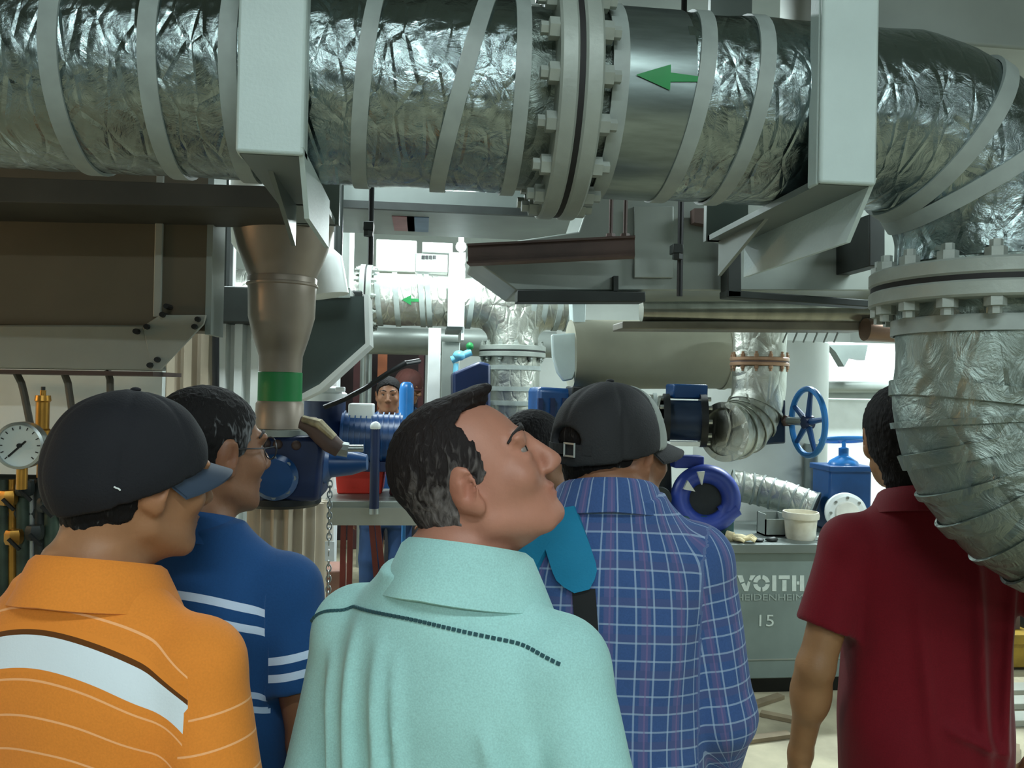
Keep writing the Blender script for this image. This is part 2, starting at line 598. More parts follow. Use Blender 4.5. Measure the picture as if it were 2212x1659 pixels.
# ================================================================== left hood
HY = 2.62
hood = thing('dryer_hood', 'big brownish sheet metal hood with pale bolted lower band at the left', 'machine', (P(200, 600, HY).x, HY, P(200, 800, HY).z))
mb = MB()
zt, zb_ = P(200, 400, HY).z, P(200, 702, HY).z
xl, xm, xr = X0 + .05, P(343, 600, HY).x, P(455, 600, HY).x
MB().box((xl, HY, zb_ - .01), (xm - .004, HY + .14, zt + .5)).build('panel', m_hood, hood, bevel=.004)
MB().box((xm + .004, HY, zb_ - .01), (xr, HY + .14, zt + .5)).build('panel', m_hood, hood, bevel=.004)
MB().box((xm - .012, HY - .012, zb_ + .03), (xm + .012, HY + .01, zt + .4)).build('seam_strip', m_hoodlow, hood, bevel=.003)
MB().box((xr - .012, HY - .008, zb_ - .02), (xr + .006, HY + .15, zt + .5)).build('corner_trim', m_grey2, hood)
MB().poly([(-330, 702), (310, 702), (335, 800), (-330, 790)], HY - .03, .12).build('lower_band', m_hoodlow, hood, bevel=.006)
MB().poly([(-330, 793), (330, 803), (330, 812), (-330, 802)], HY - .02, .3).build('bottom_edge', m_rust, hood)
gp = MB().poly([(308, 705), (345, 680), (445, 680), (440, 700), (345, 800), (328, 800)], HY - .038, .012).build('gusset_plate', m_hoodlow, hood, bevel=.002)
for bx_, by_ in ((361, 662), (352, 680), (318, 706), (295, 716), (428, 690), (421, 706), (341, 777), (325, 789)):
    p = P(bx_, by_, HY - .04)
    MB().lathe([(0, -.014), (.008, -.014), (.009, -.005), (.009, .03)], p, (0, 1, 0), 8).build('bolt', m_black, hood)
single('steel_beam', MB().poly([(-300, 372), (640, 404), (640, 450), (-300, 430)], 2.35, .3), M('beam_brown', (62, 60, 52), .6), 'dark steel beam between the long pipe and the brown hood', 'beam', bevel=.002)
# horizontal dark channel right of the hood
single('steel_channel', MB().pbox(445, 622, 782, 700, 3.75, .3), m_dark, 'dark channel beam behind the tapered pipe', 'beam', bevel=.008)

# wall panel and hoses under the hood
single('wall_panel', MB().pbox(-260, 790, 345, 1300, 3.1, .04), m_white, 'white wall panel behind the pressure gauge', 'panel')
m_hose = M('hose_grey', (96, 92, 82), .6)
for i, (a, b_, c_) in enumerate((((35, 805), (52, 850), (66, 920)), ((138, 805), (150, 850), (160, 920)), ((232, 800), (238, 840), (240, 900)))):
    pts = [P(*q, 2.72) for q in (a, b_, c_)]
    single('hose', MB().tube([pts[0], pts[0].lerp(pts[1], .5) + Vector((.004, 0, 0)), pts[1], pts[1].lerp(pts[2], .5), pts[2]], .011, 10), m_hose,
           ('thin grey hose hanging left of the brass valve', 'thin grey hose hanging right of the brass valve', 'thin grey hose just above the navy cap')[i], 'hose', 'hoses under the hood')

# pressure gauge
gc = P(45, 962, 2.3)
gau = thing('pressure_gauge', 'round white pressure gauge at the left edge beside the navy cap', 'gauge', gc)
ax = Vector((0, 1, 0))
MB().lathe([(0, .03), (.06, .03), (.064, .02), (.064, -.012), (.057, -.014), (.057, -.004)], gc, ax, 40).build('case', m_steel, gau)
fc = MB().lathe([(0, 0), (.057, 0)], gc + Vector((0, -.005, 0)), ax, 40).build('dial', M('dial_white', (214, 224, 220), .4, var=.02), gau)
MB().bar(gc + Vector((-.028, -.008, -.03)), gc + Vector((.016, -.008, .012)), .005, .002, up=(0, 1, 0)).build('needle', m_black, gau)
MB().cyl(gc + Vector((0, -.005, 0)), gc + Vector((0, -.012, 0)), .006, n=12).build('needle_hub', m_black, gau)
mt = MB()
for k in range(13):
    t = math.radians(-135 + k * 22.5)
    d_ = Vector((math.sin(t), 0, math.cos(t)))
    mt.bar(gc + d_ * .044 + Vector((0, -.007, 0)), gc + d_ * .052 + Vector((0, -.007, 0)), .0025, .001, up=(0, 1, 0))
mt.build('scale_marks', m_black, gau)
MB().cyl(gc + Vector((0, .01, -.06)), gc + Vector((0, .01, -.12)), .014, n=12).build('stem', m_brass, gau)
# brass valve
vb = P(92, 888, 2.42)
br = thing('brass_valve', 'upright brass relief valve behind the pressure gauge', 'valve', vb - Vector((0, 0, .06)))
MB().lathe([(0, .06), (.008, .06), (.008, .045), (.02, .045), (.022, .03), (.018, .025), (.018, -.05), (.024, -.055), (.024, -.09), (.012, -.09), (.012, -.19), (0, -.19)], vb, (0, 0, 1), 12).build('valve_body', m_brass, br)
MB().cyl(vb + Vector((0, 0, .058)), vb + Vector((0, 0, .07)), .006, n=8).build('cap_screw', m_black, br)
# manifold of pipes below the gauge
m_gp = M('green_grey_pipe', (58, 74, 62), .5, .3, var=.25, scale=12)
man = thing('valve_manifold', 'cluster of dark green and brass pipework below the pressure gauge', 'pipework', P(40, 1300, 2.4))
for px, r, mt_ in ((8, .018, m_gp), (28, .012, m_brass), (52, .02, m_gp), (70, .01, m_steel), (88, .016, m_dark), (112, .02, m_gp)):
    MB().cyl(P(px, 1035, 2.42), P(px, 1420, 2.42), r, n=14).build('riser_pipe', mt_, man)
for py, r in ((1040, .022), (1105, .03), (1190, .02)):
    MB().cyl(P(-40, py, 2.44), P(150, py + 3, 2.44), r, n=14).build('header_pipe', m_dark, man)
for px, py in ((18, 1075), (54, 1055), (75, 1150), (30, 1160), (100, 1090)):
    p = P(px, py, 2.38)
    MB().lathe([(0, -.02), (.02, -.02), (.024, -.01), (.024, .01), (.02, .02), (0, .02)], p, (0, 0, 1), 6).build('fitting', m_brass if px in (18, 30) else m_dark, man)
    MB().bar(p + Vector((0, -.03, 0)), p + Vector((.03, -.03, -.03)), .008).build('lever', m_black, man)

# ================================================================== tapered pipe with green band
TY = 2.75
m_pink = M('pipe_primer', (150, 138, 124), .42, .25, var=.08, scale=5)
tc_ = P(606, 800, TY)
tp = thing('tapered_pipe', 'pinkish grey tapered pipe with a green band standing on the dark blue gearbox', 'pipe', (tc_.x, TY, P(606, 925, TY).z))
zz = lambda py: P(606, py, TY).z
wpx = lambda w: w * TY / F / .985
def lat(name, prof, mat, par):
    return MB().lathe([(wpx(r), zz(py)) for r, py in prof], (tc_.x, TY, 0), (0, 0, 1), 40).build(name, mat, par, 50)
lat('flared_top', [(104, 430), (104, 470), (100, 500), (90, 540), (76, 580), (68, 600)], m_pink, tp)
lat('reducer', [(69, 600), (70, 602), (68, 640), (67, 685), (56, 730), (44, 770), (43, 806)], m_pink, tp)
lat('green_band', [(43, 804), (44.5, 805), (44.5, 866), (43, 867)], m_green, tp)
lat('lower_pipe', [(43, 864), (48, 872), (49, 925), (0, 925)], m_pink, tp)
lat('base_flange', [(0, 926), (66, 926), (66, 940), (0, 940)], m_flange, tp)
lat('seam_ring', [(69, 612), (72, 614), (72, 618), (69, 620)], m_pink, tp)
# white elbow behind the tapered pipe
single('white_duct', MB().tube([Vector((P(552, 560, 3.3).x, 3.3, HZ)), P(552, 400, 3.3), P(556, 520, 3.3), P(575, 545, 3.3), P(600, 548, 3.3), P(655, 545, 3.3), P(690, 575, 3.3), P(700, 640, 3.3)], .1, 28), m_white,
       'white curved duct partly hidden behind the tapered pipe', 'duct')
# gearbox under it
gx = thing('gearbox', 'dark blue gearbox pump with pointed nose under the tapered pipe', 'pump', P(600, 1090, TY))
MB().poly([(540, 940), (690, 942), (700, 965), (690, 1085), (545, 1085)], TY - .1, .26).build('casing', m_blue2, gx, bevel=.02)
MB().lathe([(0, 0), (.062, 0), (.07, .02), (.07, .06), (.05, .08), (.042, .15), (.026, .2), (0, .2)], P(665, 1000, TY), (1, -.1, .03), 28).build('nose', m_blue, gx)
MB().lathe([(0, 0), (.115, 0), (.125, .01), (.125, .03), (.115, .04), (0, .04)], P(610, 1092, TY) + Vector((0, .02, 0)), (0, 0, 1), 32).build('base_ring', m_black, gx)
MB().lathe([(0, 0), (.07, 0), (.075, .02), (.06, .04), (0, .04)], P(596, 1030, TY - .1), (0, -1, 0), 28).build('cover_plate', m_blue, gx)
for k in range(8):
    t = k * math.pi / 4
    p = P(596, 1030, TY - .1) + Vector((.062 * math.cos(t), -.02, .062 * math.sin(t)))
    MB().lathe([(0, .016), (.008, .016), (.008, 0)], p, (0, -1, 0), 6).build('bolt', m_steel, gx)
for px, py in ((600, 960), (640, 962), (575, 958)):
    MB().sphere(P(px, py, TY - .1), .016, 10).build('hex_plug', m_rust, gx)
# bronze lever valve on its top right
lv = thing('bronze_elbow', 'worn bronze elbow fitting slanting down beside the tapered pipe', 'fitting', P(690, 930, TY - .05))
MB().tube([P(648, 912, TY - .1), P(672, 918, TY - .1), P(695, 938, TY - .12), P(715, 958, TY - .12), P(735, 972, TY - .12)], [.02, .03, .034, .032, .026], 14).build('elbow_body', m_rust, lv)
MB().tube([P(655, 905, TY - .13), P(690, 915, TY - .15), P(722, 945, TY - .15)], [.012, .016, .012], 10).build('worn_edge', M('worn_bronze', (170, 160, 132), .5, .5, var=.3, scale=20), lv)
MB().cyl(P(728, 968, TY - .12), P(752, 972, TY - .12), .024, n=8).build('union_nut', m_steel, lv)
MB().cyl(P(750, 968, TY - .12), P(785, 968, TY - .12), .012, n=12).build('outlet_pipe', m_steel, lv)
# pedestal
def fluted(cx, cy, r, z0, z1, nf, amp):
    mb_ = MB()
    n = nf * 8
    vs_ = []
    for z in (z0, z1):
        for k in range(n):
            t = 2 * math.pi * k / n
            rr = r + amp * math.cos(nf * t)
            vs_.append((cx + rr * math.cos(t), cy + rr * math.sin(t), z))
    return mb_.add(vs_, [(k, (k + 1) % n, n + (k + 1) % n, n + k) for k in range(n)] + [tuple(range(n)), tuple(range(n, 2 * n))])
pc = P(622, 1100, 3.05)
m_clad = M('pale_cladding', (196, 184, 164), .45, .1, var=.08, scale=3)
single('pedestal', fluted(pc.x, 3.05, .135, 0, P(622, 1096, 2.9).z, 18, .012), m_clad, 'pale fluted pedestal below the dark blue gearbox', 'pedestal', ang=50)
# corrugated cladding
cl = thing('corrugated_cladding', 'pale corrugated metal cladding between the hood and the tapered pipe', 'cladding', (P(440, 1000, 3.9).x, 3.9, 0))
xa, xb = P(322, 760, 3.9).x, P(572, 760, 3.9).x
zt = P(440, 690, 3.9).z
n = 7
for k in range(n):
    w = (xb - xa) / n
    x = xa + k * w
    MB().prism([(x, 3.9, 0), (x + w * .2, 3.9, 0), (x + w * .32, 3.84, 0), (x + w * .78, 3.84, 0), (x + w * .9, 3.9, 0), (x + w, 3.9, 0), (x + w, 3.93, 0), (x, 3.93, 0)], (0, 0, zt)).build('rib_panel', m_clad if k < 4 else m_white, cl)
single('conduit', MB().cyl(P(466, 700, 3.78), P(466, 1200, 3.78), .016, n=12), m_black, 'thin dark conduit running up the corrugated cladding', 'conduit')

# ================================================================== overhead ducts
dk = thing('overhead_duct', 'wide dark grey duct hanging behind the long pipe', 'duct', P(960, 455, 4.2))
a = P(672, 455, 4.2); z1_ = P(900, 455, 4.2).z
MB().box((a.x, 4.2, z1_), (P(1560, 460, 4.2).x, 4.9, z1_ + .7)).build('duct_shell', m_grey, dk, bevel=.006)
MB().box((a.x, 4.18, z1_ - .004), (P(1560, 460, 4.2).x, 4.21, z1_ + .035)).build('edge_angle', m_dark, dk)
for x_ in (a.x + .25, a.x + 1.3):
    MB().box((x_, 4.5, z1_ + .69), (x_ + .04, 4.54, HZ)).build('hanger_strap', m_dark, dk)
# red and blue reflections, put on the duct bottom as coloured patches
for px, mt_, nm in ((872, M('reflection_red', (140, 92, 96), .5), 'red_reflection'), (903, M('reflection_blue', (86, 112, 140), .5), 'blue_reflection')):
    p = P(px, 480, 4.5)
    MB().box((p.x - .06, 4.35, z1_ - .004), (p.x + .06, 4.75, z1_ + .001)).build(nm, mt_, dk)

d2 = thing('hood_duct', 'large pale grey hood duct with chamfered corner hanging right of the bulb', 'duct', P(1500, 640, 3.15))
MB().poly([(1290, 380), (1250, 500), (1015, 535), (1022, 560), (1116, 628), (2060, 628), (2060, 380)], 3.15, .42).build('duct_shell', m_grey2, d2, bevel=.006)
MB().poly([(1118, 626), (1395, 630), (1395, 652), (1118, 652)], 3.12, .1).build('lower_rail', m_dark, d2, bevel=.004)
MB().poly([(1572, 500), (1602, 500), (1602, 642), (1572, 642)], 3.05, .08).build('frame_post', m_dark, d2, bevel=.004)
MB().poly([(1570, 626), (1890, 648), (1890, 664), (1570, 642)], 3.05, .08).build('frame_rail', m_dark, d2, bevel=.004)
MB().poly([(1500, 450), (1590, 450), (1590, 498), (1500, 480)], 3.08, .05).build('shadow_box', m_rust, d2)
MB().poly([(1370, 445), (1455, 445), (1455, 600), (1370, 600)], 3.13, .04).build('cover_panel', m_grey2, d2, bevel=.003)
MB().poly([(1326, 596), (1336, 596), (1336, 628), (1326, 628)], 3.12, .03).build('clip', m_dark, d2)
# brown beam with rods
sb = thing('steel_beam', 'brown primed steel beam hung on two rods beside the bulb', 'beam', P(1190, 560, 2.95))
a, b_ = P(1012, 551, 3.05), P(1371, 534, 2.9)
for dz, h_, w_ in ((.034, .008, .07), (-.034, .008, .07), (0, .066, .03)):
    MB().bar(a + Vector((0, 0, dz)), b_ + Vector((0, 0, dz)), w_, h_).build('beam_flange' if abs(dz) > 0 else 'beam_web', m_rust, sb)
for px in (1319, 1350):
    p = P(px, 512, 2.92)
    MB().cyl(p, p + Vector((0, 0, .6)), .008, n=8).build('threaded_rod', m_rust, sb)
    MB().lathe([(0, 0), (.02, 0), (.018, .012), (0, .014)], p, (0, 0, 1), 6).build('nut', m_rust, sb)
# long hanger rods
for px, y0, y1, Y, lb in ((800, 395, 572, 3.2, 'black threaded rod hanging left of the far pipe flange'), (1468, 425, 640, 2.95, 'black threaded rod in front of the pale hood duct')):
    t = thing('hanger_rod', lb, 'rod', P(px, y1, Y), group='hanger rods')
    MB().cyl(P(px, y1, Y), Vector((P(px, y0, Y).x, Y, HZ)), .011, n=10).build('rod', m_black, t)
    p = P(px - 4, (y0 + y1) / 2 + 5, Y - .02)
    MB().box((p.x - .02, Y - .03, p.z - .018), (p.x + .02, Y + .02, p.z + .018)).build('clamp', m_dark, t, bevel=.003)
    MB().lathe([(0, 0), (.02, 0), (.02, .02), (0, .02)], p + Vector((0, 0, -.04)), (0, 0, 1), 6).build('nut', m_dark, t)
single('damper_arm', MB().poly([(1878, 462), (1912, 462), (1912, 575), (1878, 575)], 2.9, .25), m_dark, 'dark lug beside the foil elbow flange', 'bracket', bevel=.004)

# trough under the hood duct
tr = thing('trough_duct', 'shiny rounded trough under the pale hood duct', 'duct', P(1650, 690, 3.4))
p0, p1 = P(1385, 672, 3.72), P(1900, 668, 3.64)
m_trough = M('trough_steel', (150, 150, 140), .22, .8, var=.12, scale=3, stretch=(6, 1, 1))
MB().tube(densify([p0, p1 + Vector((.4, 0, 0))], .1), .055, 24).build('rolled_edge', m_trough, tr)
MB().poly([(1345, 694), (1880, 694), (1880, 714), (1345, 710)], 3.66, .2).build('drip_tray', M('tray_grey', (120, 116, 104), .5, .2), tr, bevel=.005)
for x_ in (p0.x + .3, p0.x + .9):
    MB().box((x_, 3.7, p0.z), (x_ + .03, 3.72, HZ)).build('hanger_strap', m_grey, tr)
for k in range(6):
    p = P(1700 + k * 22, 718, 3.68)
    MB().bar(p, p + Vector((-.02, 0, -.05)), .006).build('drip_tab', m_steel, tr)
MB().tube([P(1868, 712, 3.6), P(1940, 716, 3.6)], .055, 18).build('reflection_stub', M('copper_reflection', (124, 100, 86), .35, .6), tr)  # copper-toned reflection given the shape and colour of a short stub

# big khaki cylinder
m_khaki = M('khaki_duct', (150, 150, 132), .62, .1, var=.1, scale=2)
a, b_ = P(1232, 766, 4.85), P(1585, 766, 4.85)
kd = thing('round_duct', 'large khaki grey round duct behind the cap of the plaid shirt man', 'duct', (a + b_) / 2)
MB().cyl(a, b_, .215, n=48).build('duct_shell', m_khaki, kd)
MB().ring(P(1560, 766, 4.85), (1, 0, 0), .21, .222, .03).build('joint_ring', m_khaki, kd)
# scoop bracket
sc_ = thing('pipe_saddle', 'pale rounded saddle plate hanging beside the far tee pipe', 'bracket', P(1225, 820, 4.9))
MB().poly([(1192, 722), (1258, 718), (1256, 760), (1248, 795), (1238, 820), (1218, 824), (1204, 805), (1194, 770)], 4.7, .05).build('saddle_plate', m_brk, sc_, bevel=.01)
MB().poly([(1236, 650), (1266, 650), (1262, 780), (1250, 800), (1240, 740)], 4.76, .12).build('hanger_leg', m_brk, sc_, bevel=.005)

# ================================================================== far pipe run with bulb
QY = 6.4
QZ, QR = P(1000, 652, QY).z, .205
far = thing('insulated_pipe', 'bright foil-clad pipe run with tee far behind under the bulb', 'pipe', P(1000, 652, QY))
q0, q1 = P(770, 648, QY).x, P(1252, 668, QY).x
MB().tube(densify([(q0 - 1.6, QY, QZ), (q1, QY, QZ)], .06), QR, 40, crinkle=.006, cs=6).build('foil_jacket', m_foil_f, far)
xt = P(1108, 700, QY).x
zf = P(1102, 752, QY).z
MB().tube(densify([(xt, QY, QZ), (xt, QY, zf)], .05), [.25] * 3 + [.215] * 20 if False else .205, 40, crinkle=.006).build('tee_branch', m_foil_f, far)
for sg in (-1, 1):
    MB().tube(arc((xt + sg * .30, QY, QZ - .30), (0, 0, 1), (-sg, 0, 0), .30, 0, math.pi / 2, 12), .203, 36).build('tee_shoulder', m_foil_f, far)
for px in (815, 855, 910, 925, 1020, 1155, 1180, 1212, 1238):
    band(far, (P(px, 650, QY - .2).x, QY, QZ), (1, 0, 0), QR, .04, m_tape, tb=.02 * (1 if px > 1000 else -1), thick=.01)
flange_pair(far, (P(788, 640, QY - .2).x, QY, QZ), (1, 0, 0), QR, .27, .04, .012, 12, m_flange, m_gasket, rb=.24, br=.02, bl=.04)
flange_pair(far, (xt, QY, zf - .03), (0, 0, 1), .2, .27, .04, .012, 12, m_flange, m_gasket, rb=.24, br=.02, bl=.04)
zb2 = P(1100, 905, QY).z
MB().tube(densify([(xt, QY, zf - .06), (xt, QY, zb2)], .05), .225, 40, crinkle=.006).build('lower_jacket', m_foil_f, far)
for py in (795, 840, 870):
    band(far, (xt, QY, P(1100, py, QY).z), (0, 0, 1), .225, .035, m_tape, thick=.01)
ar = P(888, 648, QY - .21)
MB().prism([ar + Vector(q) for q in ((-.07, 0, 0), (0, 0, .04), (0, 0, .012), (.07, 0, .012), (.07, 0, -.012), (0, 0, -.012), (0, 0, -.04))], (0, .05, 0)).build('flow_arrow', m_green, far)
# hanger in front of it
hg = thing('pipe_hanger', 'bright white pipe hanger under the bulb', 'bracket', P(985, 720, QY - .3))
MB().pbox(968, 545, 1003, 706, QY - .32, .04).build('front_leg', m_white, hg, bevel=.004)
MB().pbox(998, 545, 1004, 735, QY - .28, .5).build('side_plate', m_white, hg)
MB().pbox(966, 704, 998, 712, QY - .3, .6).build('cradle_plate', m_grey, hg)
# bare bulb
bp = P(996, 533, 5.7)
bl = thing('light_bulb', 'glaring bare bulb hanging over the far pipe', 'lamp', bp)
MB().sphere(bp, .036, 20).build('bulb', M('bulb_glow', (245, 255, 255), .3, emit=60, var=0), bl)
MB().lathe([(0, .09), (.018, .09), (.02, .03), (.03, .025)], bp, (0, 0, 1), 16).build('socket', m_white, bl)
MB().cyl(bp + Vector((0, 0, .08)), Vector((bp.x, bp.y, HZ)), .004, n=6).build('cord', m_black, bl)
ld = bpy.data.lights.new('bulb_light', 'POINT')
ld.energy = 55
ld.color = (.88, 1, 1)
ld.shadow_soft_size = .05
lo = bpy.data.objects.new('bulb_light', ld)
COL.objects.link(lo)
lo.parent = bl
lo.location = (0, -.06, 0)
fx = thing('wall_fixture', 'pale switch box with dark lettering beside the bulb', 'box', P(945, 560, 6.05))
MB().pbox(912, 524, 978, 545, 6.05, .1).build('cover', m_white, fx, bevel=.005)
MB().pbox(897, 548, 968, 588, 6.1, .12).build('housing', m_grey2, fx, bevel=.005)
for k in range(4):
    MB().pbox(912 + k * 8, 552, 918 + k * 8, 560, 6.09, .02).build('lettering', m_black, fx)
single('wall_cabinet', MB().pbox(812, 518, 900, 588, 6.7, .3), M('cabinet_white', (206, 210, 200), .5), 'pale cabinet panel above the far pipe', 'cabinet', bevel=.01)
# white uprights far left of the tapered pipe
for px0, px1, py0, py1, Y, lb in ((693, 724, 495, 628, 5.2, 'white upright duct with curved edge left of the far flange'), (735, 768, 505, 632, 5.4, 'bright white upright next to the far flange')):
    single('white_upright', MB().pbox(px0, -400, px1, py1, Y, .25), m_white, lb, 'upright', bevel=.02)
single('white_post', MB().pbox(455, -380, 512, 640, 5.2, .1), m_white, 'white lit panel seen in the gap right of the hood', 'panel')
single('dark_rod', MB().cyl(P(490, 640, 4.6), Vector((P(490, 640, 4.6).x, 4.6, HZ)), .03, n=10), m_dark, 'dark rod standing in the bright gap right of the hood', 'rod')
single('dark_rod', MB().cyl(P(728, 640, 4.0), Vector((P(728, 640, 4.0).x, 4.0, HZ)), .022, n=10), m_dark, 'dark rod left of the bright upright', 'rod')
# far pipe below, posts
single('lower_pipe', MB().cyl((X0, 7.2, P(770, 738, 7.2).z), P(1200, 745, 7.2), .12, n=28), m_grey2, 'plain grey pipe below the far foil pipe', 'pipe')
single('post', MB().pbox(919, 708, 946, 1336, 6.0, .1), m_white, 'white square post left of the far flanged pipe', 'post', bevel=.005)
single('post', MB().pbox(948, 738, 988, 1312, 6.2, .14), m_grey2, 'grey post beside the white square post', 'post', bevel=.008)
# dark doorway with frame
dr = MB().pbox(690, 745, 915, 1180, 8.9, .25).build('door_1', M('doorway_dark', (34, 20, 22), .8), None, 0)
tag(dr, kind='structure')
m_ob = M('orange_brown', (150, 84, 50), .6)
for px0, px1, mt_, lb in ((760, 776, M('maroon', (70, 32, 34), .6), 'maroon door post'), (812, 832, m_ob, 'orange brown door post'), (900, 912, M('maroon', (70, 32, 34), .6), 'maroon upright at the right of the dark doorway')):
    single('door_post', MB().pbox(px0, 745, px1, 1185, 8.4, .1), mt_, lb + ' far behind the worker' if 'upright' not in lb else lb, 'post')
single('metal_pole', MB().cyl(P(792, 745, 7.6), Vector((P(792, 745, 7.6).x, 7.6, 0)), .055, n=18), m_steel, 'shiny metal pole left of the far worker', 'pole')
# cyan valve cluster near the tee
cv = thing('small_valve', 'small pale cyan valve beside the far flange', 'valve', P(1000, 790, 6.0))
MB().sphere(P(992, 768, 6.0), .05, 14, (1, 1, .8)).build('valve_body', M('pale_cyan', (120, 200, 225), .4), cv)
MB().cyl(P(975, 778, 6.0), P(1018, 760, 6.0), .028, n=12).build('valve_stem', M('pale_cyan', (120, 200, 225), .4), cv)
MB().sphere(P(1015, 748, 6.0), .03, 12).build('valve_cap', m_green, cv)
MB().cyl(P(985, 785, 6.0), P(983, 820, 6.0), .02, n=12).build('valve_outlet', M('pale_cyan', (120, 200, 225), .4), cv)
single('motor_cover', MB().poly([(978, 805), (1035, 780), (1060, 786), (1060, 1352), (978, 1352)], 5.7, .4), m_blue2, 'dark blue sloping motor cover left of the far flanged pipe', 'machine', bevel=.02)

# ================================================================== chute, drum, motor, table (centre left)
ch = thing('chute', 'dark grey chute with pale slanted edge right of the tapered pipe', 'chute', P(720, 830, 3.5))
MB().poly([(642, 640), (786, 640), (790, 742), (690, 832), (642, 858)], 3.5, .22).build('chute_side', M('chute_grey', (58, 70, 67), .45, .2, var=.1, scale=3), ch)
MB().poly([(786, 636), (796, 636), (799, 745), (690, 845), (642, 868), (642, 856), (690, 830), (789, 742)], 3.47, .26).build('edge_trim', m_white, ch)
MB().poly([(642, 618), (756, 622), (756, 643), (642, 643)], 3.48, .24).build('top_rim', m_grey2, ch)

drum = thing('drum', 'blue drum with white lid below the chute', 'drum', P(702, 960, 4.2))
c = P(702, 880, 4.2)
rz_ = lambda py: P(702, py, 4.2).z - c.z
MB().lathe([(0, rz_(960)), (.1, rz_(960)), (.105, rz_(940)), (.105, rz_(858)), (0, rz_(858))], c, (0, 0, 1), 32).build('drum_body', m_blue2, drum)
MB().lathe([(.108, rz_(866)), (.112, rz_(864)), (.112, rz_(850)), (.1, rz_(846)), (.1, rz_(838)), (.06, rz_(834)), (0, rz_(834))], c, (0, 0, 1), 32).build('lid', m_white, drum)
MB().pbox(724, 836, 744, 846, 4.1, .06).build('lid_knob', m_white, drum, bevel=.005)
single('white_block', MB().pbox(660, 800, 722, 1432, 4.9, .2), m_white, 'bright white block behind the drum lid', 'block', bevel=.01)

mo = thing('electric_motor', 'blue electric motor with glaring top in front of the far worker', 'motor', P(775, 1000, 4.0))
a, b_ = P(738, 945, 4.05), P(868, 950, 4.05)
MB().cyl(a, b_, .125, n=32).build('motor_housing', m_blue, mo)
for k in range(11):
    MB().ring(a.lerp(b_, (k + .5) / 11), b_ - a, .12, .136, .006, 32).build('cooling_fin', m_blue, mo)
MB().pbox(752, 872, 806, 912, 3.98, .14).build('terminal_box', m_white, mo, bevel=.008)
MB().box((a.x, 3.95, a.z - .16), (b_.x, 4.15, a.z - .11)).build('foot', m_blue2, mo, bevel=.005)
single('air_bottle', MB().lathe([(0, -P(877, 905, 4.6).z), (.012, -P(877, 905, 4.6).z), (.012, 0), (.045, 0), (.042, .01), (.042, .17), (.034, .2), (.02, .212), (0, .212)], P(877, 905, 4.6), (0, 0, 1), 20), m_cyan, 'shiny light blue cylinder beside the far worker face', 'bottle')
single('cable', MB().tube([P(700, 880, 3.9), P(745, 862, 3.9), P(790, 838, 3.85), P(840, 805, 3.8), P(875, 785, 3.8), P(905, 780, 3.9)], .013, 10), m_black, 'black cable rising past the far worker', 'cable')
bt = mo
MB().cyl(P(808, 1103, 3.86), P(811, 925, 3.86), .023, n=18).build('drop_tube', m_blue2, bt)
MB().sphere(P(811, 922, 3.86), .026, 14).build('tube_cap', m_white, bt)
MB().cyl(P(808, 1110, 3.86), P(808, 1098, 3.86), .025, n=18).build('end_ring', m_steel, bt)
# red crate on the table
m_red = M('red_plastic', (240, 66, 52), .45, var=.06)
# trestle table
ty = 4.0
zt_ = P(775, 1072, ty).z
tb = thing('work_table', 'pale topped work table on red brown legs behind the mint shirt', 'table', (P(775, 1100, ty).x, ty, 0))
xa, xb = P(700, 1100, ty).x, P(862, 1100, ty).x
ztt = P(775, 1080, ty).z
MB().box((xa, ty - .05, ztt - .045), (xb + .1, ty + .45, ztt)).build('table_top', m_grey2, tb, bevel=.004)
MB().box((xa, ty - .06, ztt - .115), (xb + .1, ty - .03, ztt - .03)).build('apron', m_hoodlow, tb)
m_rb = M('red_brown', (116, 48, 40), .5)
for px in (742, 757):
    MB().bar((P(px, 1150, ty).x, ty, 0), (P(px, 1150, ty).x, ty, ztt - .08), .026).build('leg', m_rb, tb)
for px0, px1 in ((802, 826), (815, 846)):
    a = P(px0, 1125, ty); b_ = Vector((P(px1 + 20, 1275, ty).x, ty + .1, 0))
    MB().bar(a, b_, .026).build('leg', m_rb, tb)
MB().bar((xa, ty + .02, .12), (P(757, 1150, ty).x, ty + .02, .12), .02).build('stretcher', m_rb, tb)
rc = thing('red_crate', 'bright red plastic crate on the work table', 'crate', (P(775, 1060, ty).x, ty + .15, ztt))
ty += .17
xc0, xc1 = P(718, 1040, ty).x, P(832, 1040, ty).x
MB().prism([(xc0 + .02, ty + .05, ztt), (xc1 - .02, ty + .05, ztt), (xc1, ty + .03, ztt + .19), (xc0, ty + .03, ztt + .19)], (0, .28, 0)).build('crate_body', m_red, rc, bevel=.008)
MB().box((xc0 - .008, ty + .02, ztt + .18), (xc1 + .008, ty + .33, ztt + .2)).build('rim', m_red, rc, bevel=.004)
single('dark_motor', MB().poly([(850, 960), (905, 960), (905, 1072), (840, 1072)], 4.15, .25), M('maroon_box', (74, 30, 36), .6), 'maroon box on the work table behind the grey haired head', 'box', bevel=.015)
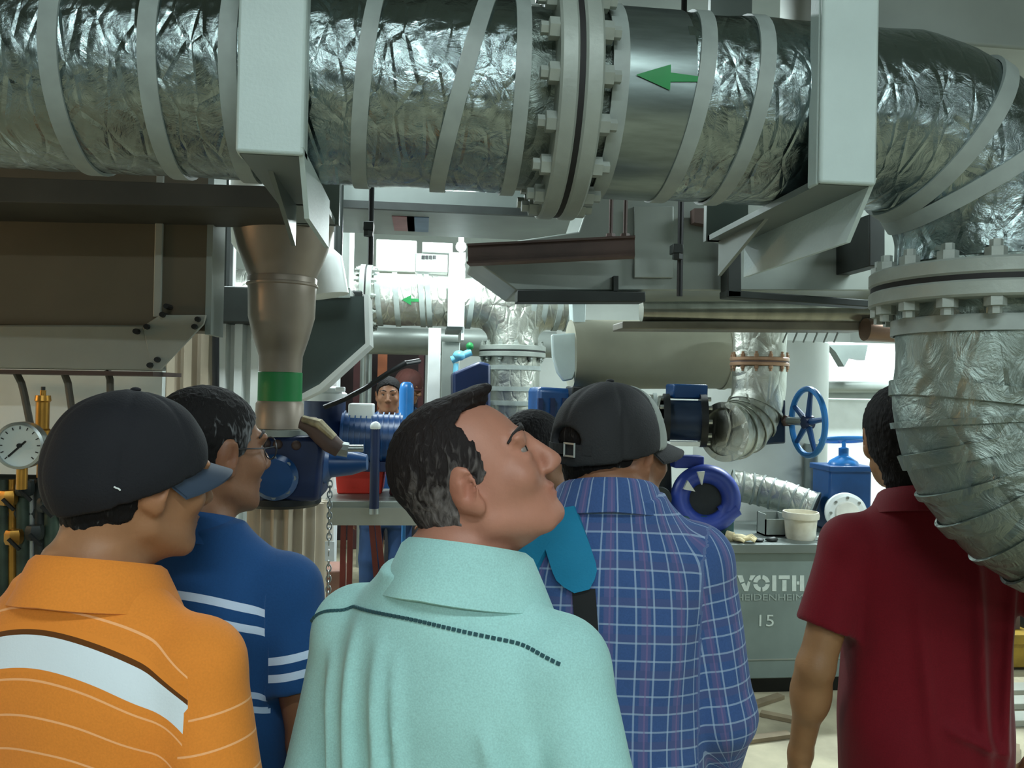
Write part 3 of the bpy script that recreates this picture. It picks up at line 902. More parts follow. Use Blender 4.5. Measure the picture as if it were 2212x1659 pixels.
# chain
cn = thing('chain', 'thin steel chain hanging beside the fluted pedestal', 'chain', P(712, 1290, 2.75))
pt, pbm = P(713, 1040, 2.75), P(709, 1290, 2.75)
nl = 22
for k in range(nl):
    p = pt.lerp(pbm, (k + .5) / nl)
    mb = MB()
    ax = Vector((1, 0, 0)) if k % 2 else Vector((0, 1, 0))
    _, u_, w_ = basis(ax)
    mb.torus((0, 0, 0), ax, .008, .0022, 14, 6)
    for v_ in mb.v: v_.z *= 1.5; v_ += p
    mb.build('link', m_steel, cn)
single('tag_plate', MB().poly([(702, 1170), (722, 1170), (722, 1212), (702, 1212)], 2.745, .006), m_white, 'small white tag hanging beside the chain', 'tag')
single('parts_box', MB().box((P(862, 1200, 5.0).x, 5.0, 0), (P(960, 1200, 5.0).x, 5.4, .42)), m_rust, 'brown box on the floor beyond the work table', 'box', bevel=.01)
single('parts_box', MB().box((P(700, 1160, 4.55).x, 4.55, 0), (P(742, 1160, 4.55).x, 4.8, .66)), M('pink_brown', (150, 110, 96), .6), 'pinkish box under the work table', 'box', bevel=.01)

by = 4.3
bt_ = P(1660, 1180, by)
# ================================================================== right centre: tank, elbow, valves
tk = thing('grey_tank', 'pale grey upright tank behind the foil elbow and the handwheel', 'tank', (P(1640, 900, 5.6).x, 5.6, 0))
m_tank = M('tank_grey', (176, 182, 176), .5, .05, var=.06, scale=2)
tcx = P(1640, 900, 5.6).x
MB().lathe([(0, 0), (.47, 0), (.47, P(1640, 735, 5.2).z), (0, P(1640, 735, 5.2).z + .02)], (tcx, 5.6, 0), (0, 0, 1), 64).build('tank_shell', m_tank, tk)
MB().cyl((P(1752, 1000, 5.1).x, 5.1, 0), (P(1752, 1000, 5.1).x, 5.1, P(1752, 958, 5.1).z), .045, n=18).build('stand_pipe', m_grey, tk)
single('white_partition', MB().pbox(1785, 742, 2040, 1140, 6.6, .06), m_white, 'brightly lit white partition behind the red shirt man', 'partition')
wp = thing('wall_pipe', 'horizontal grey pipe on the white partition right of the handwheel', 'pipe', P(1840, 838, 6.4))
MB().cyl(P(1772, 836, 6.45), P(2010, 836, 6.45), .05, n=20).build('pipe_run', m_grey2, wp)
MB().pbox(1785, 848, 2000, 862, 6.5, .06).build('support_rail', m_grey2, wp)
single('wall_bracket', MB().poly([(1790, 745), (1875, 745), (1868, 778), (1835, 772), (1824, 792), (1805, 760)], 6.2, .1), m_grey, 'grey bracket plates above the white partition', 'bracket')

ey = 4.3
ez = lambda py: P(1640, py, ey).z
er = .15
exc = P(1640, 800, ey).x
el = thing('foil_elbow', 'foil-clad pipe elbow with warm glints bending left into the dark valve', 'pipe', (exc, ey, ez(850)))
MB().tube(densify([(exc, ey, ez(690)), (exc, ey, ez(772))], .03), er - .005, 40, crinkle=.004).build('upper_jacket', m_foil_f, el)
flange_pair(el, (exc, ey, ez(782)), (0, 0, 1), er - .01, er + .012, .02, .008, 12, M('brass_flange', (176, 140, 112), .35, .5), m_rust, rb=er - .002, br=.012, bl=.03)
Rb = .25
eb = Vector((-math.cos(math.radians(32)), -math.sin(math.radians(32)), 0))
ecb = Vector((exc, ey, ez(835))) + eb * Rb
ep = [Vector((exc, ey, ez(792)))] + arc(ecb, -eb, (0, 0, -1), Rb, 0, math.radians(88), 20)
MB().tube(ep + [ep[-1] + eb * .06], [er - .004] * len(ep) + [er], 44, crinkle=.004).build('elbow_jacket', m_foil_f, el)
for an in (.55, .85, 1.15, 1.45):
    o = ecb - eb * (Rb * math.cos(an)) + Vector((0, 0, -1)) * (Rb * math.sin(an))
    ax_ = eb * math.sin(an) + Vector((0, 0, -1)) * math.cos(an)
    band(el, o, ax_, er, .018, m_foil_f, thick=.006, name='ring_seam')
MB().ring(ep[-1] + eb * .06, eb, er - .02, er + .012, .03, 40).build('end_collar', m_foil_f, el)

# dark gate valve and left pipe stub
vy = 4.25
gv = thing('gate_valve', 'dark blue flanged gate valve left of the foil elbow', 'valve', P(1475, 960, vy))
vc = P(1478, 908, vy)
vd = Vector((1, -.25, 0)).normalized()
for k in (-.1, .1):
    MB().ring(vc + vd * k, vd, .04, .145, .035, 36).build('flange', m_black, gv)
MB().cyl(vc - vd * .09, vc + vd * .09, .11, n=32).build('valve_body', M('valve_navy', (30, 48, 72), .4, .2), gv)
for s_ in (-1, 1):
    for k in range(10):
        t = 2 * math.pi * k / 10
        a_, u_, w_ = basis(vd)
        p = vc + vd * (.118 * s_) + (u_ * math.cos(t) + w_ * math.sin(t)) * .125
        MB().lathe([(0, .02), (.013, .02), (.013, 0)], p, vd * s_, 6).build('bolt', m_steel, gv)
MB().pbox(1448, 955, 1512, 964, vy - .15, .1).build('drip_plate', m_white, gv)
MB().pbox(1455, 830, 1530, 862, vy, .15).build('bonnet', m_blue, gv, bevel=.01)
stub = thing('foil_pipe', 'foil pipe stub with rings between the black cap and the dark valve', 'pipe', P(1410, 900, vy))
a = vc - vd * .13
MB().tube(densify([a, a - vd * .34 + Vector((0, .06, .03))], .04), .135, 36, crinkle=.004).build('foil_jacket', m_foil_f, stub)
for k in (.03, .09, .15, .22):
    band(stub, a - vd * k + Vector((0, k * .2, k * .1)), vd, .136, .02, m_tape, thick=.008)
# valve bonnet with handwheel right of the elbow
hv = thing('handwheel_valve', 'dark blue valve with upright blue handwheel right of the foil elbow', 'valve', P(1700, 960, 4.15))
MB().poly([(1610, 955), (1650, 935), (1690, 862), (1698, 864), (1698, 958), (1640, 962)], 4.2, .16).build('bonnet', M('valve_navy', (30, 48, 72), .4, .2), hv, bevel=.01)
wc = P(1745, 912, 4.0)
wdir = (wc - P(1690, 908, 4.2)).normalized()
MB().cyl(P(1694, 908, 4.2), wc + wdir * .03, .022, n=14).build('stem', m_steel, hv)
MB().lathe([(0, -.02), (.034, -.02), (.034, .0), (.025, .01), (0, .01)], P(1703, 909, 4.17), wdir, 6).build('stem_nut', m_rust, hv)
wax = Vector((1, .02, .02)).normalized()
hwR = .176
MB().torus(wc, wax, hwR, .016, 48, 10).build('wheel_rim', m_cyan, hv)
_, wu, ww = basis(wax)
for k in range(5):
    t = 2 * math.pi * k / 5 + .5
    MB().tube([wc, wc + (wu * math.cos(t) + ww * math.sin(t)) * hwR], [.018, .012], 8).build('spoke', m_blue, hv)
MB().lathe([(0, -.025), (.035, -.025), (.035, .025), (0, .03)], wc, wax, 20).build('hub', m_blue2, hv)
# second valve with horizontal wheel
sv = thing('handwheel_valve', 'bright blue valve with level handwheel beside the head of the red shirt man', 'valve', P(1825, 1150, 4.75))
vz = lambda py: P(1825, py, 4.75).z
vx = P(1822, 1000, 4.75).x
MB().torus((vx, 4.75, vz(950)), (0, .15, 1), .137, .013, 40, 8).build('wheel_rim', m_cyan, sv)
for k in range(5):
    t = 2 * math.pi * k / 5
    MB().tube([(vx, 4.75, vz(950)), (vx + .137 * math.cos(t), 4.75 + .137 * math.sin(t), vz(950) - .02 * math.sin(t))], .009, 8).build('spoke', m_cyan, sv)
MB().lathe([(0, vz(945)), (.012, vz(945)), (.012, vz(966)), (.03, vz(968)), (.03, vz(984)), (.084, vz(996)), (.095, vz(1004)), (.095, vz(1010)), (0, vz(1010))], (vx, 4.75, 0), (0, 0, 1), 24).build('bonnet', m_cyan, sv)
MB().box((vx - .14, 4.66, bt_.z + .02), (vx + .14, 4.88, vz(1008))).build('valve_body', m_blue, sv, bevel=.015)
MB().box((vx - .15, 4.64, vz(1016)), (vx + .15, 4.9, vz(1004))).build('top_flange', m_blue, sv, bevel=.006)
pf = P(1828, 1108, 4.5)
fe = thing('pipe_end', 'pale round flanged pipe end in front of the bright blue valve', 'pipe', pf)
MB().lathe([(0, -.02), (.1, -.02), (.118, -.005), (.118, .03), (.085, .035), (.085, .16), (0, .16)], pf, (.25, 1, 0), 40).build('flange', m_white, fe)
MB().lathe([(0, -.035), (.065, -.035), (.072, -.02)], pf, (.25, 1, 0), 32).build('blank_disc', M('pipe_white', (235, 235, 225), .4), fe)
for k in range(8):
    t = 2 * math.pi * k / 8
    a_, u_, w_ = basis((.25, 1, 0))
    MB().lathe([(0, .012), (.009, .012), (.009, 0)], pf - a_ * .018 + (u_ * math.cos(t) + w_ * math.sin(t)) * .094, -a_, 6).build('bolt', m_steel, fe)

# blue pump casing behind caps
bm = thing('pump_casing', 'bright blue pump casing between the two visitors heads', 'pump', P(1195, 960, 4.6))
MB().poly([(1160, 835), (1240, 840), (1300, 870), (1300, 1495), (1150, 1492)], 4.6, .4).build('casing', m_blue, bm, bevel=.03)
for k in range(5):
    MB().pbox(1162 + k * 26, 860, 1172 + k * 26, 1000, 4.57, .05).build('rib', m_blue2, bm)
MB().pbox(1235, 835, 1320, 862, 4.5, .2).build('top_cover', m_black, bm, bevel=.01)
single('machine_stand', MB().poly([(1395, 960), (1450, 960), (1455, 1152), (1395, 1152)], 4.6, .2), m_dark, 'dark machine frame right of the plaid shirt collar', 'machine', bevel=.01)

# ================================================================== bench cabinet with stencil
bench = thing('steel_bench', 'grey green steel bench cabinet stencilled with white letters', 'cabinet', (bt_.x, by, 0))
bz0 = P(1660, 1466, by).z
bx0, bx1 = P(1360, 1300, by).x, P(2060, 1300, by).x
m_bench = M('bench_grey', (124, 140, 138), .5, .1, var=.08, scale=3)
MB().box((bx0, by, bz0), (bx1, by + .7, bt_.z - .03)).build('body', m_bench, bench, bevel=.006)
MB().box((bx0 - .03, by - .04, bt_.z - .035), (bx1 + .03, by + .75, bt_.z + .02)).build('bench_top', m_grey, bench, bevel=.006)
MB().box((bx0 + .02, by + .06, 0), (bx1 - .02, by + .66, bz0)).build('plinth', m_black, bench)
sz = P(1660, 1424, by).z
MB().box((bx0, by - .004, sz - .004), (bx1, by, sz + .003)).build('weld_line', m_grey2, bench)
# stencil letters V O I T H, cut by hand
m_let = M('stencil_white', (205, 218, 214), .6, var=.05, scale=30)
ly = by - .003
def letter(polys):
    mb_ = MB()
    for q in polys:
        mb_.prism([P(x, y, ly) for x, y in q], (0, .002, 0))
    return mb_.build('letter', m_let, bench, 0)
y0, y1 = 1243, 1277
letter([[(1593, y0), (1604, y0), (1608, y0 + 13), (1599, y0 + 16)], [(1601, y0 + 19), (1609, y0 + 16), (1612, y0 + 24), (1616, y0 + 12), (1621, y0 + 15), (1616, y1), (1608, y1)], [(1618, y0 + 9), (1621, y0), (1632, y0), (1624, y0 + 11)]])
oc, ri_, ro_ = (1645, (y0 + y1) / 2), 9, 18
qs = []
for k in range(4):
    t0 = math.radians(90 * k + 54 - 45 - 0)
    seg_ = [math.radians(90 * k + 8 + j * 74 / 6) for j in range(7)]
    qs.append([(oc[0] + ro_ * math.cos(t), oc[1] + ro_ * math.sin(t)) for t in seg_] + [(oc[0] + ri_ * math.cos(t), oc[1] + ri_ * math.sin(t)) for t in reversed(seg_)])
letter(qs)
letter([[(1668, y0), (1677, y0), (1677, y1), (1668, y1)]])
letter([[(1682, y0), (1706, y0), (1706, y0 + 8), (1682, y0 + 8)], [(1690, y0 + 10), (1699, y0 + 10), (1699, y1), (1690, y1)]])
letter([[(1711, y0), (1720, y0), (1720, y1), (1711, y1)], [(1728, y0), (1737, y0), (1737, y1), (1728, y1)], [(1721, y0 + 13), (1727, y0 + 13), (1727, y0 + 20), (1721, y0 + 20)]])
def text(s_, px0, px1, pyb, pyt, mat, par, nm='lettering'):
    cu = bpy.data.curves.new('t', 'FONT')
    cu.body = s_
    to = bpy.data.objects.new('t', cu)
    COL.objects.link(to)
    dg = bpy.context.evaluated_depsgraph_get()
    me = bpy.data.meshes.new_from_object(to.evaluated_get(dg))
    bpy.data.objects.remove(to)
    bpy.data.curves.remove(cu)
    xs = [v.co.x for v in me.vertices]; ys = [v.co.y for v in me.vertices]
    w, h = max(xs) - min(xs), max(ys) - min(ys)
    mb_ = MB()
    pm = world_of(par)
    a, b = P(px0, pyb, ly), P(px1, pyb, ly)
    zt2 = P((px0 + px1) / 2, pyt, ly).z - P((px0 + px1) / 2, pyb, ly).z
    for v in me.vertices:
        f_ = (v.co.x - min(xs)) / w
        p = a.lerp(b, f_)
        v.co = pm.inverted() @ Vector((p.x, ly - .001, p.z + (v.co.y - min(ys)) / h * zt2))
    me.materials.clear()
    me.materials.append(mat)
    o = bpy.data.objects.new(nm, me)
    COL.objects.link(o)
    o.parent = par
    return o
m_let2 = M('stencil_faint', (158, 172, 168), .6, var=.1, scale=40)
text('HEIDENHEIM', 1590, 1735, 1297, 1283, m_let2, bench)
text('15', 1640, 1671, 1353, 1328, m_let, bench)

# things on the bench
zt3 = bt_.z + .02
def on_bench(px, Y):
    return P(px, 1100, Y).x
rp = thing('ring_pump', 'purple blue ring shaped pump casing with white marker triangles on the bench', 'pump', (on_bench(1522, 4.45), 4.45, zt3))
rcn = P(1524, 1078, 4.45)
rax = Vector((-.25, -1, .15)).normalized()
m_pur = M('purple_blue', (50, 74, 168), .4, var=.08)
MB().lathe([(.09 + .085 * (1 - math.cos(a_)) * .0 + .055 * math.cos(a_) + .055, .06 * math.sin(a_)) for a_ in [i * math.pi / 8 for i in range(17)]], rcn, rax, 48).build('ring_casing', m_pur, rp)
MB().lathe([(0, -.03), (.1, -.03), (.1, -.02), (0, -.02)], rcn, rax, 32).build('inner_plate', M('inner_dark', (36, 46, 50), .6), rp)
ra, ru, rw = basis(rax)
def ringpt(px, py):
    p = P(px, py, 4.35)
    return p
for tri in (((1477, 1057), (1486, 1038), (1502, 1062)), ((1507, 1020), (1523, 1018), (1517, 1048))):
    MB().prism([P(x, y, 4.378) for x, y in tri], (0, .02, 0)).build('marker_triangle', m_white, rp)
MB().cyl(P(1560, 1110, 4.42), P(1588, 1090, 4.4), .05, n=20).build('outlet', m_pur, rp)
MB().cyl(P(1548, 1130, 4.4), P(1592, 1098, 4.38), .042, n=20).build('outlet_pipe', m_pur, rp)
MB().pbox(1458, 985, 1522, 1012, 4.5, .1).build('top_box', m_pur, rp, bevel=.01)
MB().cyl(P(1425, 985, 4.45), P(1462, 990, 4.45), .02, n=12).build('inlet_pipe', m_steel, rp)
MB().box((on_bench(1470, 4.45), 4.4, zt3), (on_bench(1580, 4.45), 4.55, P(1520, 1112, 4.45).z)).build('base', M('teal_base', (40, 84, 92), .5), rp, bevel=.01)
single('dark_pump', MB().lathe([(0, 0), (.06, 0), (.068, .02), (.068, .12), (.06, .15), (0, .15)], P(1412, 1075, 4.5), (0, -1, .1), 24), m_dark, 'small dark round pump left of the purple blue ring pump', 'pump')
fh = thing('flexible_duct', 'silver ribbed flexible duct lying behind the bucket', 'duct', P(1680, 1085, 4.75))
fp = [P(1580, 1048, 4.95), P(1640, 1058, 4.9), P(1700, 1075, 4.8), P(1760, 1098, 4.7)]
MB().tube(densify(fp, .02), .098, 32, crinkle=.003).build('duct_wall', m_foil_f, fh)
for k in range(9):
    t = k / 8 * 2.98
    i = min(2, int(t)); p = fp[i].lerp(fp[i + 1], t - i)
    band(fh, p, fp[i + 1] - fp[i], .098, .012, m_tape, thick=.006, name='rib')
bk = thing('bucket', 'dirty white plastic bucket on the steel bench', 'bucket', (on_bench(1730, 4.42), 4.42, zt3))
bc = Vector((on_bench(1730, 4.42), 4.42, zt3))
m_bk = M('bucket_plastic', (236, 234, 220), .5, rgb2=(205, 198, 176), scale=9)
MB().lathe([(0, 0), (.078, 0), (.083, .01), (.094, .14), (.09, .14), (.078, .015), (0, .012)], bc, (0, 0, 1), 36).build('bucket_wall', m_bk, bk)
MB().lathe([(.094, .118), (.102, .12), (.104, .14), (.1, .158), (.094, .158), (.092, .14)], bc, (0, 0, 1), 36).build('rim', m_bk, bk)
gb = thing('grey_box', 'small open grey box left of the bucket', 'box', (on_bench(1665, 4.55), 4.55, zt3))
bxm = Vector((on_bench(1667, 4.55), 4.55, zt3))
for lo_, hi_ in (((-.065, -.06, 0), (-.058, .06, .13)), ((.058, -.06, 0), (.065, .06, .13)), ((-.065, .053, 0), (.065, .06, .13)), ((-.065, -.06, 0), (.065, -.053, .1)), ((-.065, -.06, 0), (.065, .06, .01))):
    MB().box(Vector(lo_) + bxm, Vector(hi_) + bxm).build('box_side', m_grey2, gb)
m_glove = M('glove_cotton', (220, 208, 168), .9, var=.15, scale=20, bump=.3)
for px, rr, lb in ((1530, 0.3, 'crumpled cream work glove lying below the ring pump'), (1598, -.5, 'cream work glove lying nearest the grey box')):
    g = thing('work_glove', lb, 'glove', (on_bench(px, 4.33), 4.33, zt3), rr, 'work gloves on the bench')
    mm = world_of(g)
    MB().sphere(mm @ Vector((0, 0, .022)), 1, 14, (.05, .035, .022), mm.to_3x3()).build('palm', m_glove, g)
    for j in range(4):
        y_ = -.024 + j * .016
        MB().tube([mm @ Vector(q) for q in ((.03, y_, .02), (.065, y_ * 1.3, .03 + .006 * (j % 2)), (.09, y_ * 1.6, .016))], [.012, .0105, .008], 8).build('finger', m_glove, g)
    MB().tube([mm @ Vector(q) for q in ((-.01, -.03, .02), (.015, -.055, .024), (.035, -.06, .014))], [.012, .011, .008], 8).build('thumb', m_glove, g)
    MB().tube([mm @ Vector(q) for q in ((-.03, 0, .022), (-.07, .006, .024))], [.028, .034], 14).build('cuff', m_glove, g)
m_deb = M('debris', (120, 116, 104), .8, var=.3, scale=30)
for k, (px, Y, r, lb) in enumerate(((1640, 4.33, .02, 'small dark scrap left of the bucket base'), (1668, 4.34, .024, 'dark oily rag lump in front of the grey box'), (1782, 4.36, .03, 'white rag lying right of the bucket'))):
    mb = MB()
    mb.sphere((on_bench(px, Y), Y, zt3 + r * .5), r, 14, (1.6, 1, .55))
    for v_ in mb.v: v_ += Vector((1, 1, .6)) * (.008 * noise.noise(v_ * 40))
    single('rag', mb, m_white if px > 1700 else m_dark, lb, 'rag')

# ================================================================== floor things at the right edge
yb = thing('yellow_crate', 'dull yellow crate on the floor behind the hand on hip', 'crate', (P(2180, 1420, 4.6).x, 4.6, 0))
xa, xb = P(2120, 1400, 4.6).x, P(2290, 1400, 4.6).x
m_yel = M('crate_yellow', (150, 120, 30), .6, var=.2)
MB().box((xa, 4.6, .02), (xb, 5.0, P(2180, 1390, 4.6).z)).build('crate_body', m_yel, yb, bevel=.008)
MB().box((xa - .02, 4.58, P(2180, 1390, 4.6).z), (xb + .02, 5.02, P(2180, 1370, 4.6).z)).build('rim', m_yel, yb)
for k in range(3):
    MB().box((xa + .06 + k * .16, 4.7, P(2180, 1372, 4.6).z), (xa + .18 + k * .16, 4.9, P(2180, 1340, 4.6).z)).build('scrap_piece', m_rust if k % 2 else m_dark, yb)
for k, (py, lb) in enumerate(((1505, 'white plank on the floor nearest the yellow crate'), (1535, 'middle white plank on the floor at the right'), (1572, 'white plank on the floor closest to the visitors'))):
    d_ = ray(2165, py); p = EYE + d_ * (-EYE.z / d_.z)
    single('plank', MB().box((p.x - .18, p.y, 0), (p.x + 1.2, p.y + .12, .035)), m_hoodlow, lb, 'plank', 'planks on the floor', bevel=.004)
# debris strips on floor near bench
for k, (px, py, L, an) in enumerate(((1650, 1520, .3, .5), (1690, 1555, .22, -.6), (1640, 1600, .35, .2), (2190, 1640, .3, .9))):
    d_ = ray(px, py); p = EYE + d_ * (-EYE.z / d_.z)
    single('wood_offcut', MB().bar(p + Vector((-math.cos(an) * L / 2, -math.sin(an) * L / 2, .012)), p + Vector((math.cos(an) * L / 2, math.sin(an) * L / 2, .012)), .05, .02), M('offcut', (134, 120, 96), .8),
           ('brown offcut on the floor nearest the bench plinth', 'brown offcut lying crosswise on the floor below the bench', 'brown offcut on the floor between plaid and red shirts', 'brown offcut on the floor at the lower right corner')[k], 'offcut', 'offcuts on the floor')

# ================================================================== people: implicit surfaces, meshed by surface nets
def smin(a, b, k):
    h = np.maximum(k - np.abs(a - b), 0) / k
    return np.minimum(a, b) - h * h * k * .25


def rotm(yaw=0, pitch=0, roll=0):
    """columns = head axes; yaw to the right, pitch up, roll to the right"""
    return np.array(Matrix.Rotation(-math.radians(yaw), 3, 'Z') @ Matrix.Rotation(math.radians(pitch), 3, 'X') @ Matrix.Rotation(math.radians(roll), 3, 'Y'))


class Field:
    def __init__(s, lo, hi, h):
        s.lo, s.h = np.array(lo, float), h
        s.n = np.ceil((np.array(hi) - s.lo) / h).astype(int) + 1
        s.ax = [(s.lo[i] + h * np.arange(s.n[i])).astype(np.float32) for i in range(3)]
        s.D = np.full(s.n, .3, np.float32)

    def block(s, lo, hi):
        i0 = np.clip(np.floor((np.array(lo) - s.lo) / s.h).astype(int), 0, s.n)
        i1 = np.clip(np.ceil((np.array(hi) - s.lo) / s.h).astype(int) + 1, 0, s.n)
        sl = tuple(slice(a, b) for a, b in zip(i0, i1))
        X = s.ax[0][sl[0]][:, None, None]; Y = s.ax[1][sl[1]][None, :, None]; Z = s.ax[2][sl[2]][None, None, :]
        return sl, X, Y, Z

    def put(s, sl, d, k, sub=False):
        if d.size == 0: return
        if sub: s.D[sl] = -smin(-s.D[sl], d, k)
        else: s.D[sl] = smin(s.D[sl], d, k)

    def cap(s, a, b, ra, rb=None, k=.02, sub=False, flat=None):
        rb = ra if rb is None else rb
        a, b = np.array(a, float), np.array(b, float)
        m = max(ra, rb) + k + .03
        sl, X, Y, Z = s.block(np.minimum(a, b) - m, np.maximum(a, b) + m)
        d = b - a
        L2 = max(d @ d, 1e-9)
        t = ((X - a[0]) * d[0] + (Y - a[1]) * d[1] + (Z - a[2]) * d[2]) / L2
        tc = np.clip(t, 0, 1)
        dist = np.sqrt((X - a[0] - tc * d[0]) ** 2 + (Y - a[1] - tc * d[1]) ** 2 + (Z - a[2] - tc * d[2]) ** 2) - (ra + (rb - ra) * tc)
        if flat: dist = np.maximum(dist, (t - 1) * math.sqrt(L2))
        s.put(sl, dist, k, sub)
        return s

    def ell(s, c, r, R=None, k=.02, sub=False):
        c, r = np.array(c, float), np.array(r, float)
        m = r.max() + k + .03
        sl, X, Y, Z = s.block(c - m, c + m)
        x, y, z = X - c[0], Y - c[1], Z - c[2]
        if R is not None:
            x, y, z = (R[0, 0] * x + R[1, 0] * y + R[2, 0] * z, R[0, 1] * x + R[1, 1] * y + R[2, 1] * z, R[0, 2] * x + R[1, 2] * y + R[2, 2] * z)
        k0 = np.sqrt((x / r[0]) ** 2 + (y / r[1]) ** 2 + (z / r[2]) ** 2) + 1e-6
        k1 = np.sqrt((x / r[0] ** 2) ** 2 + (y / r[1] ** 2) ** 2 + (z / r[2] ** 2) ** 2) + 1e-6
        s.put(sl, k0 * (k0 - 1) / k1, k, sub)
        return s

    def loft(s, lev, k=.02, grow=0.0, p=2.4):
        """lev rows: z, half width, half depth, centre y"""
        lev = np.array(lev, float)
        z0, z1 = lev[0, 0], lev[-1, 0]
        w = lev[:, 1].max() + .08 + grow
        sl, X, Y, Z = s.block((-w, -w, z0 - .02), (w, w, z1 + .02))
        zz = np.linspace(z0, z1, 120)
        cols = []
        for j in (1, 2, 3):
            v = np.interp(zz, lev[:, 0], lev[:, j])
            v = np.convolve(np.pad(v, 5, 'edge'), np.ones(11) / 11, 'valid')
            cols.append(np.interp(Z, zz, v))
        a, b, c = cols[0] + grow, cols[1] + grow, cols[2]
        q = (np.abs(X / a) ** p + np.abs((Y - c) / b) ** p) ** (1 / p)
        d = (q - 1) * np.minimum(a, b) * 1.05
        d = np.maximum(d, np.maximum(z0 - Z, Z - z1))
        s.put(sl, d.astype(np.float32), k)
        return s

    def cutp(s, pt, n):
        """remove what lies on the n side of a plane"""
        n = np.array(n, float); n /= np.linalg.norm(n)
        X, Y, Z = s.ax[0][:, None, None], s.ax[1][None, :, None], s.ax[2][None, None, :]
        s.D = np.maximum(s.D, ((X - pt[0]) * n[0] + (Y - pt[1]) * n[1] + (Z - pt[2]) * n[2]).astype(np.float32))
        return s

    def net(s):
        D, h = s.D, s.h
        ins = D < 0
        c = np.zeros(np.array(D.shape) - 1, np.int8)
        for dx in (0, 1):
            for dy in (0, 1):
                for dz in (0, 1):
                    c += ins[dx:dx + c.shape[0], dy:dy + c.shape[1], dz:dz + c.shape[2]]
        act = (c > 0) & (c < 8)
        idx = np.argwhere(act)
        num = np.full(c.shape, -1, np.int64)
        num[act] = np.arange(len(idx))
        acc = np.zeros((len(idx), 3)); cnt = np.zeros(len(idx))
        cor = [(x, y, z) for x in (0, 1) for y in (0, 1) for z in (0, 1)]
        val = {q: D[idx[:, 0] + q[0], idx[:, 1] + q[1], idx[:, 2] + q[2]] for q in cor}
        for q in cor:
            for ax in range(3):
                if q[ax] == 0:
                    r = tuple(q[i] + (1 if i == ax else 0) for i in range(3))
                    a, b = val[q], val[r]
                    m = (a < 0) != (b < 0)
                    t = np.where(m, a / np.where(m, a - b, 1), 0)
                    for i in range(3):
                        acc[:, i] += np.where(m, q[i] + (t if i == ax else 0), 0)
                    cnt += m
        V = s.lo + (idx + acc / cnt[:, None]) * h
        faces = []
        for ax in range(3):
            o = [i for i in range(3) if i != ax]
            sa = [slice(1, -1)] * 3; sb = [slice(1, -1)] * 3
            sa[ax] = slice(0, -1); sb[ax] = slice(1, None)
            A, B = ins[tuple(sa)], ins[tuple(sb)]
            for flip in (0, 1):
                e = np.argwhere((A & ~B) if not flip else (~A & B))
                if not len(e): continue
                e = e.copy()
                for i in o: e[:, i] += 1
                quad = []
                for du, dv in ((-1, -1), (0, -1), (0, 0), (-1, 0)):
                    g = e.copy()
                    g[:, o[0]] += du; g[:, o[1]] += dv
                    quad.append(num[g[:, 0], g[:, 1], g[:, 2]])
                quad = np.stack(quad, 1)
                if flip ^ (ax == 1): quad = quad[:, ::-1]
                faces.append(quad)
        return V, np.concatenate(faces)


def mesh_from(V, Fq, name, mat):
    me = bpy.data.meshes.new(name)
    me.vertices.add(len(V)); me.vertices.foreach_set('co', V.astype(np.float32).ravel())
    me.loops.add(Fq.size); me.loops.foreach_set('vertex_index', Fq.astype(np.int32).ravel())
    me.polygons.add(len(Fq)); me.polygons.foreach_set('loop_start', np.arange(0, Fq.size, 4, dtype=np.int32))
    me.update(calc_edges=True)
    me.validate()
    me.shade_smooth()
    me.materials.append(mat)
    return me


def smooth(V, Fq, it=1, lam=.5):
    for _ in range(it):
        acc = np.zeros_like(V); cnt = np.zeros(len(V))
        for i in range(4):
            a, b = Fq[:, i], Fq[:, (i + 1) % 4]
            np.add.at(acc, a, V[b]); np.add.at(cnt, a, 1)
            np.add.at(acc, b, V[a]); np.add.at(cnt, b, 1)
        V = V * (1 - lam) + acc / np.maximum(cnt, 1)[:, None] * lam
    return V


def child(name, me, parent, label=None):
    o = bpy.data.objects.new(name, me)
    COL.objects.link(o)
    o.parent = parent
    if label: o['label'] = label
    return o


def vattr(me, name, arr):
    arr = np.asarray(arr, np.float32)
    if arr.ndim == 1:
        a = me.attributes.new(name, 'FLOAT', 'POINT'); a.data.foreach_set('value', arr)
    else:
        a = me.attributes.new(name, 'FLOAT_VECTOR', 'POINT'); a.data.foreach_set('vector', arr.ravel())


# ---- skin, hair and cloth materials
def skin(name, rgb):
    m = M(name, rgb, .5, var=.06, scale=14, bump=.05, bscale=180, spec=.35)
    nt = m.node_tree
    if 'tintmix' in nt.nodes: return m
    b = nt.nodes['Principled BSDF']
    cr = b.inputs['Base Color'].links[0].from_socket
    at = nt.nodes.new('ShaderNodeAttribute'); at.attribute_name = 'tint'
    mx = nt.nodes.new('ShaderNodeMix'); mx.data_type = 'RGBA'; mx.name = 'tintmix'
    c = lin(rgb)
    mx.inputs[7].default_value = (c[0] * .85, c[1] * .5, c[2] * .48, 1)
    nt.links.new(at.outputs['Fac'], mx.inputs[0])
    nt.links.new(cr, mx.inputs[6])
    nt.links.new(mx.outputs[2], b.inputs['Base Color'])
    b.inputs['Subsurface Weight'].default_value = .08
    b.inputs['Subsurface Radius'].default_value = (.012, .005, .003)
    return m


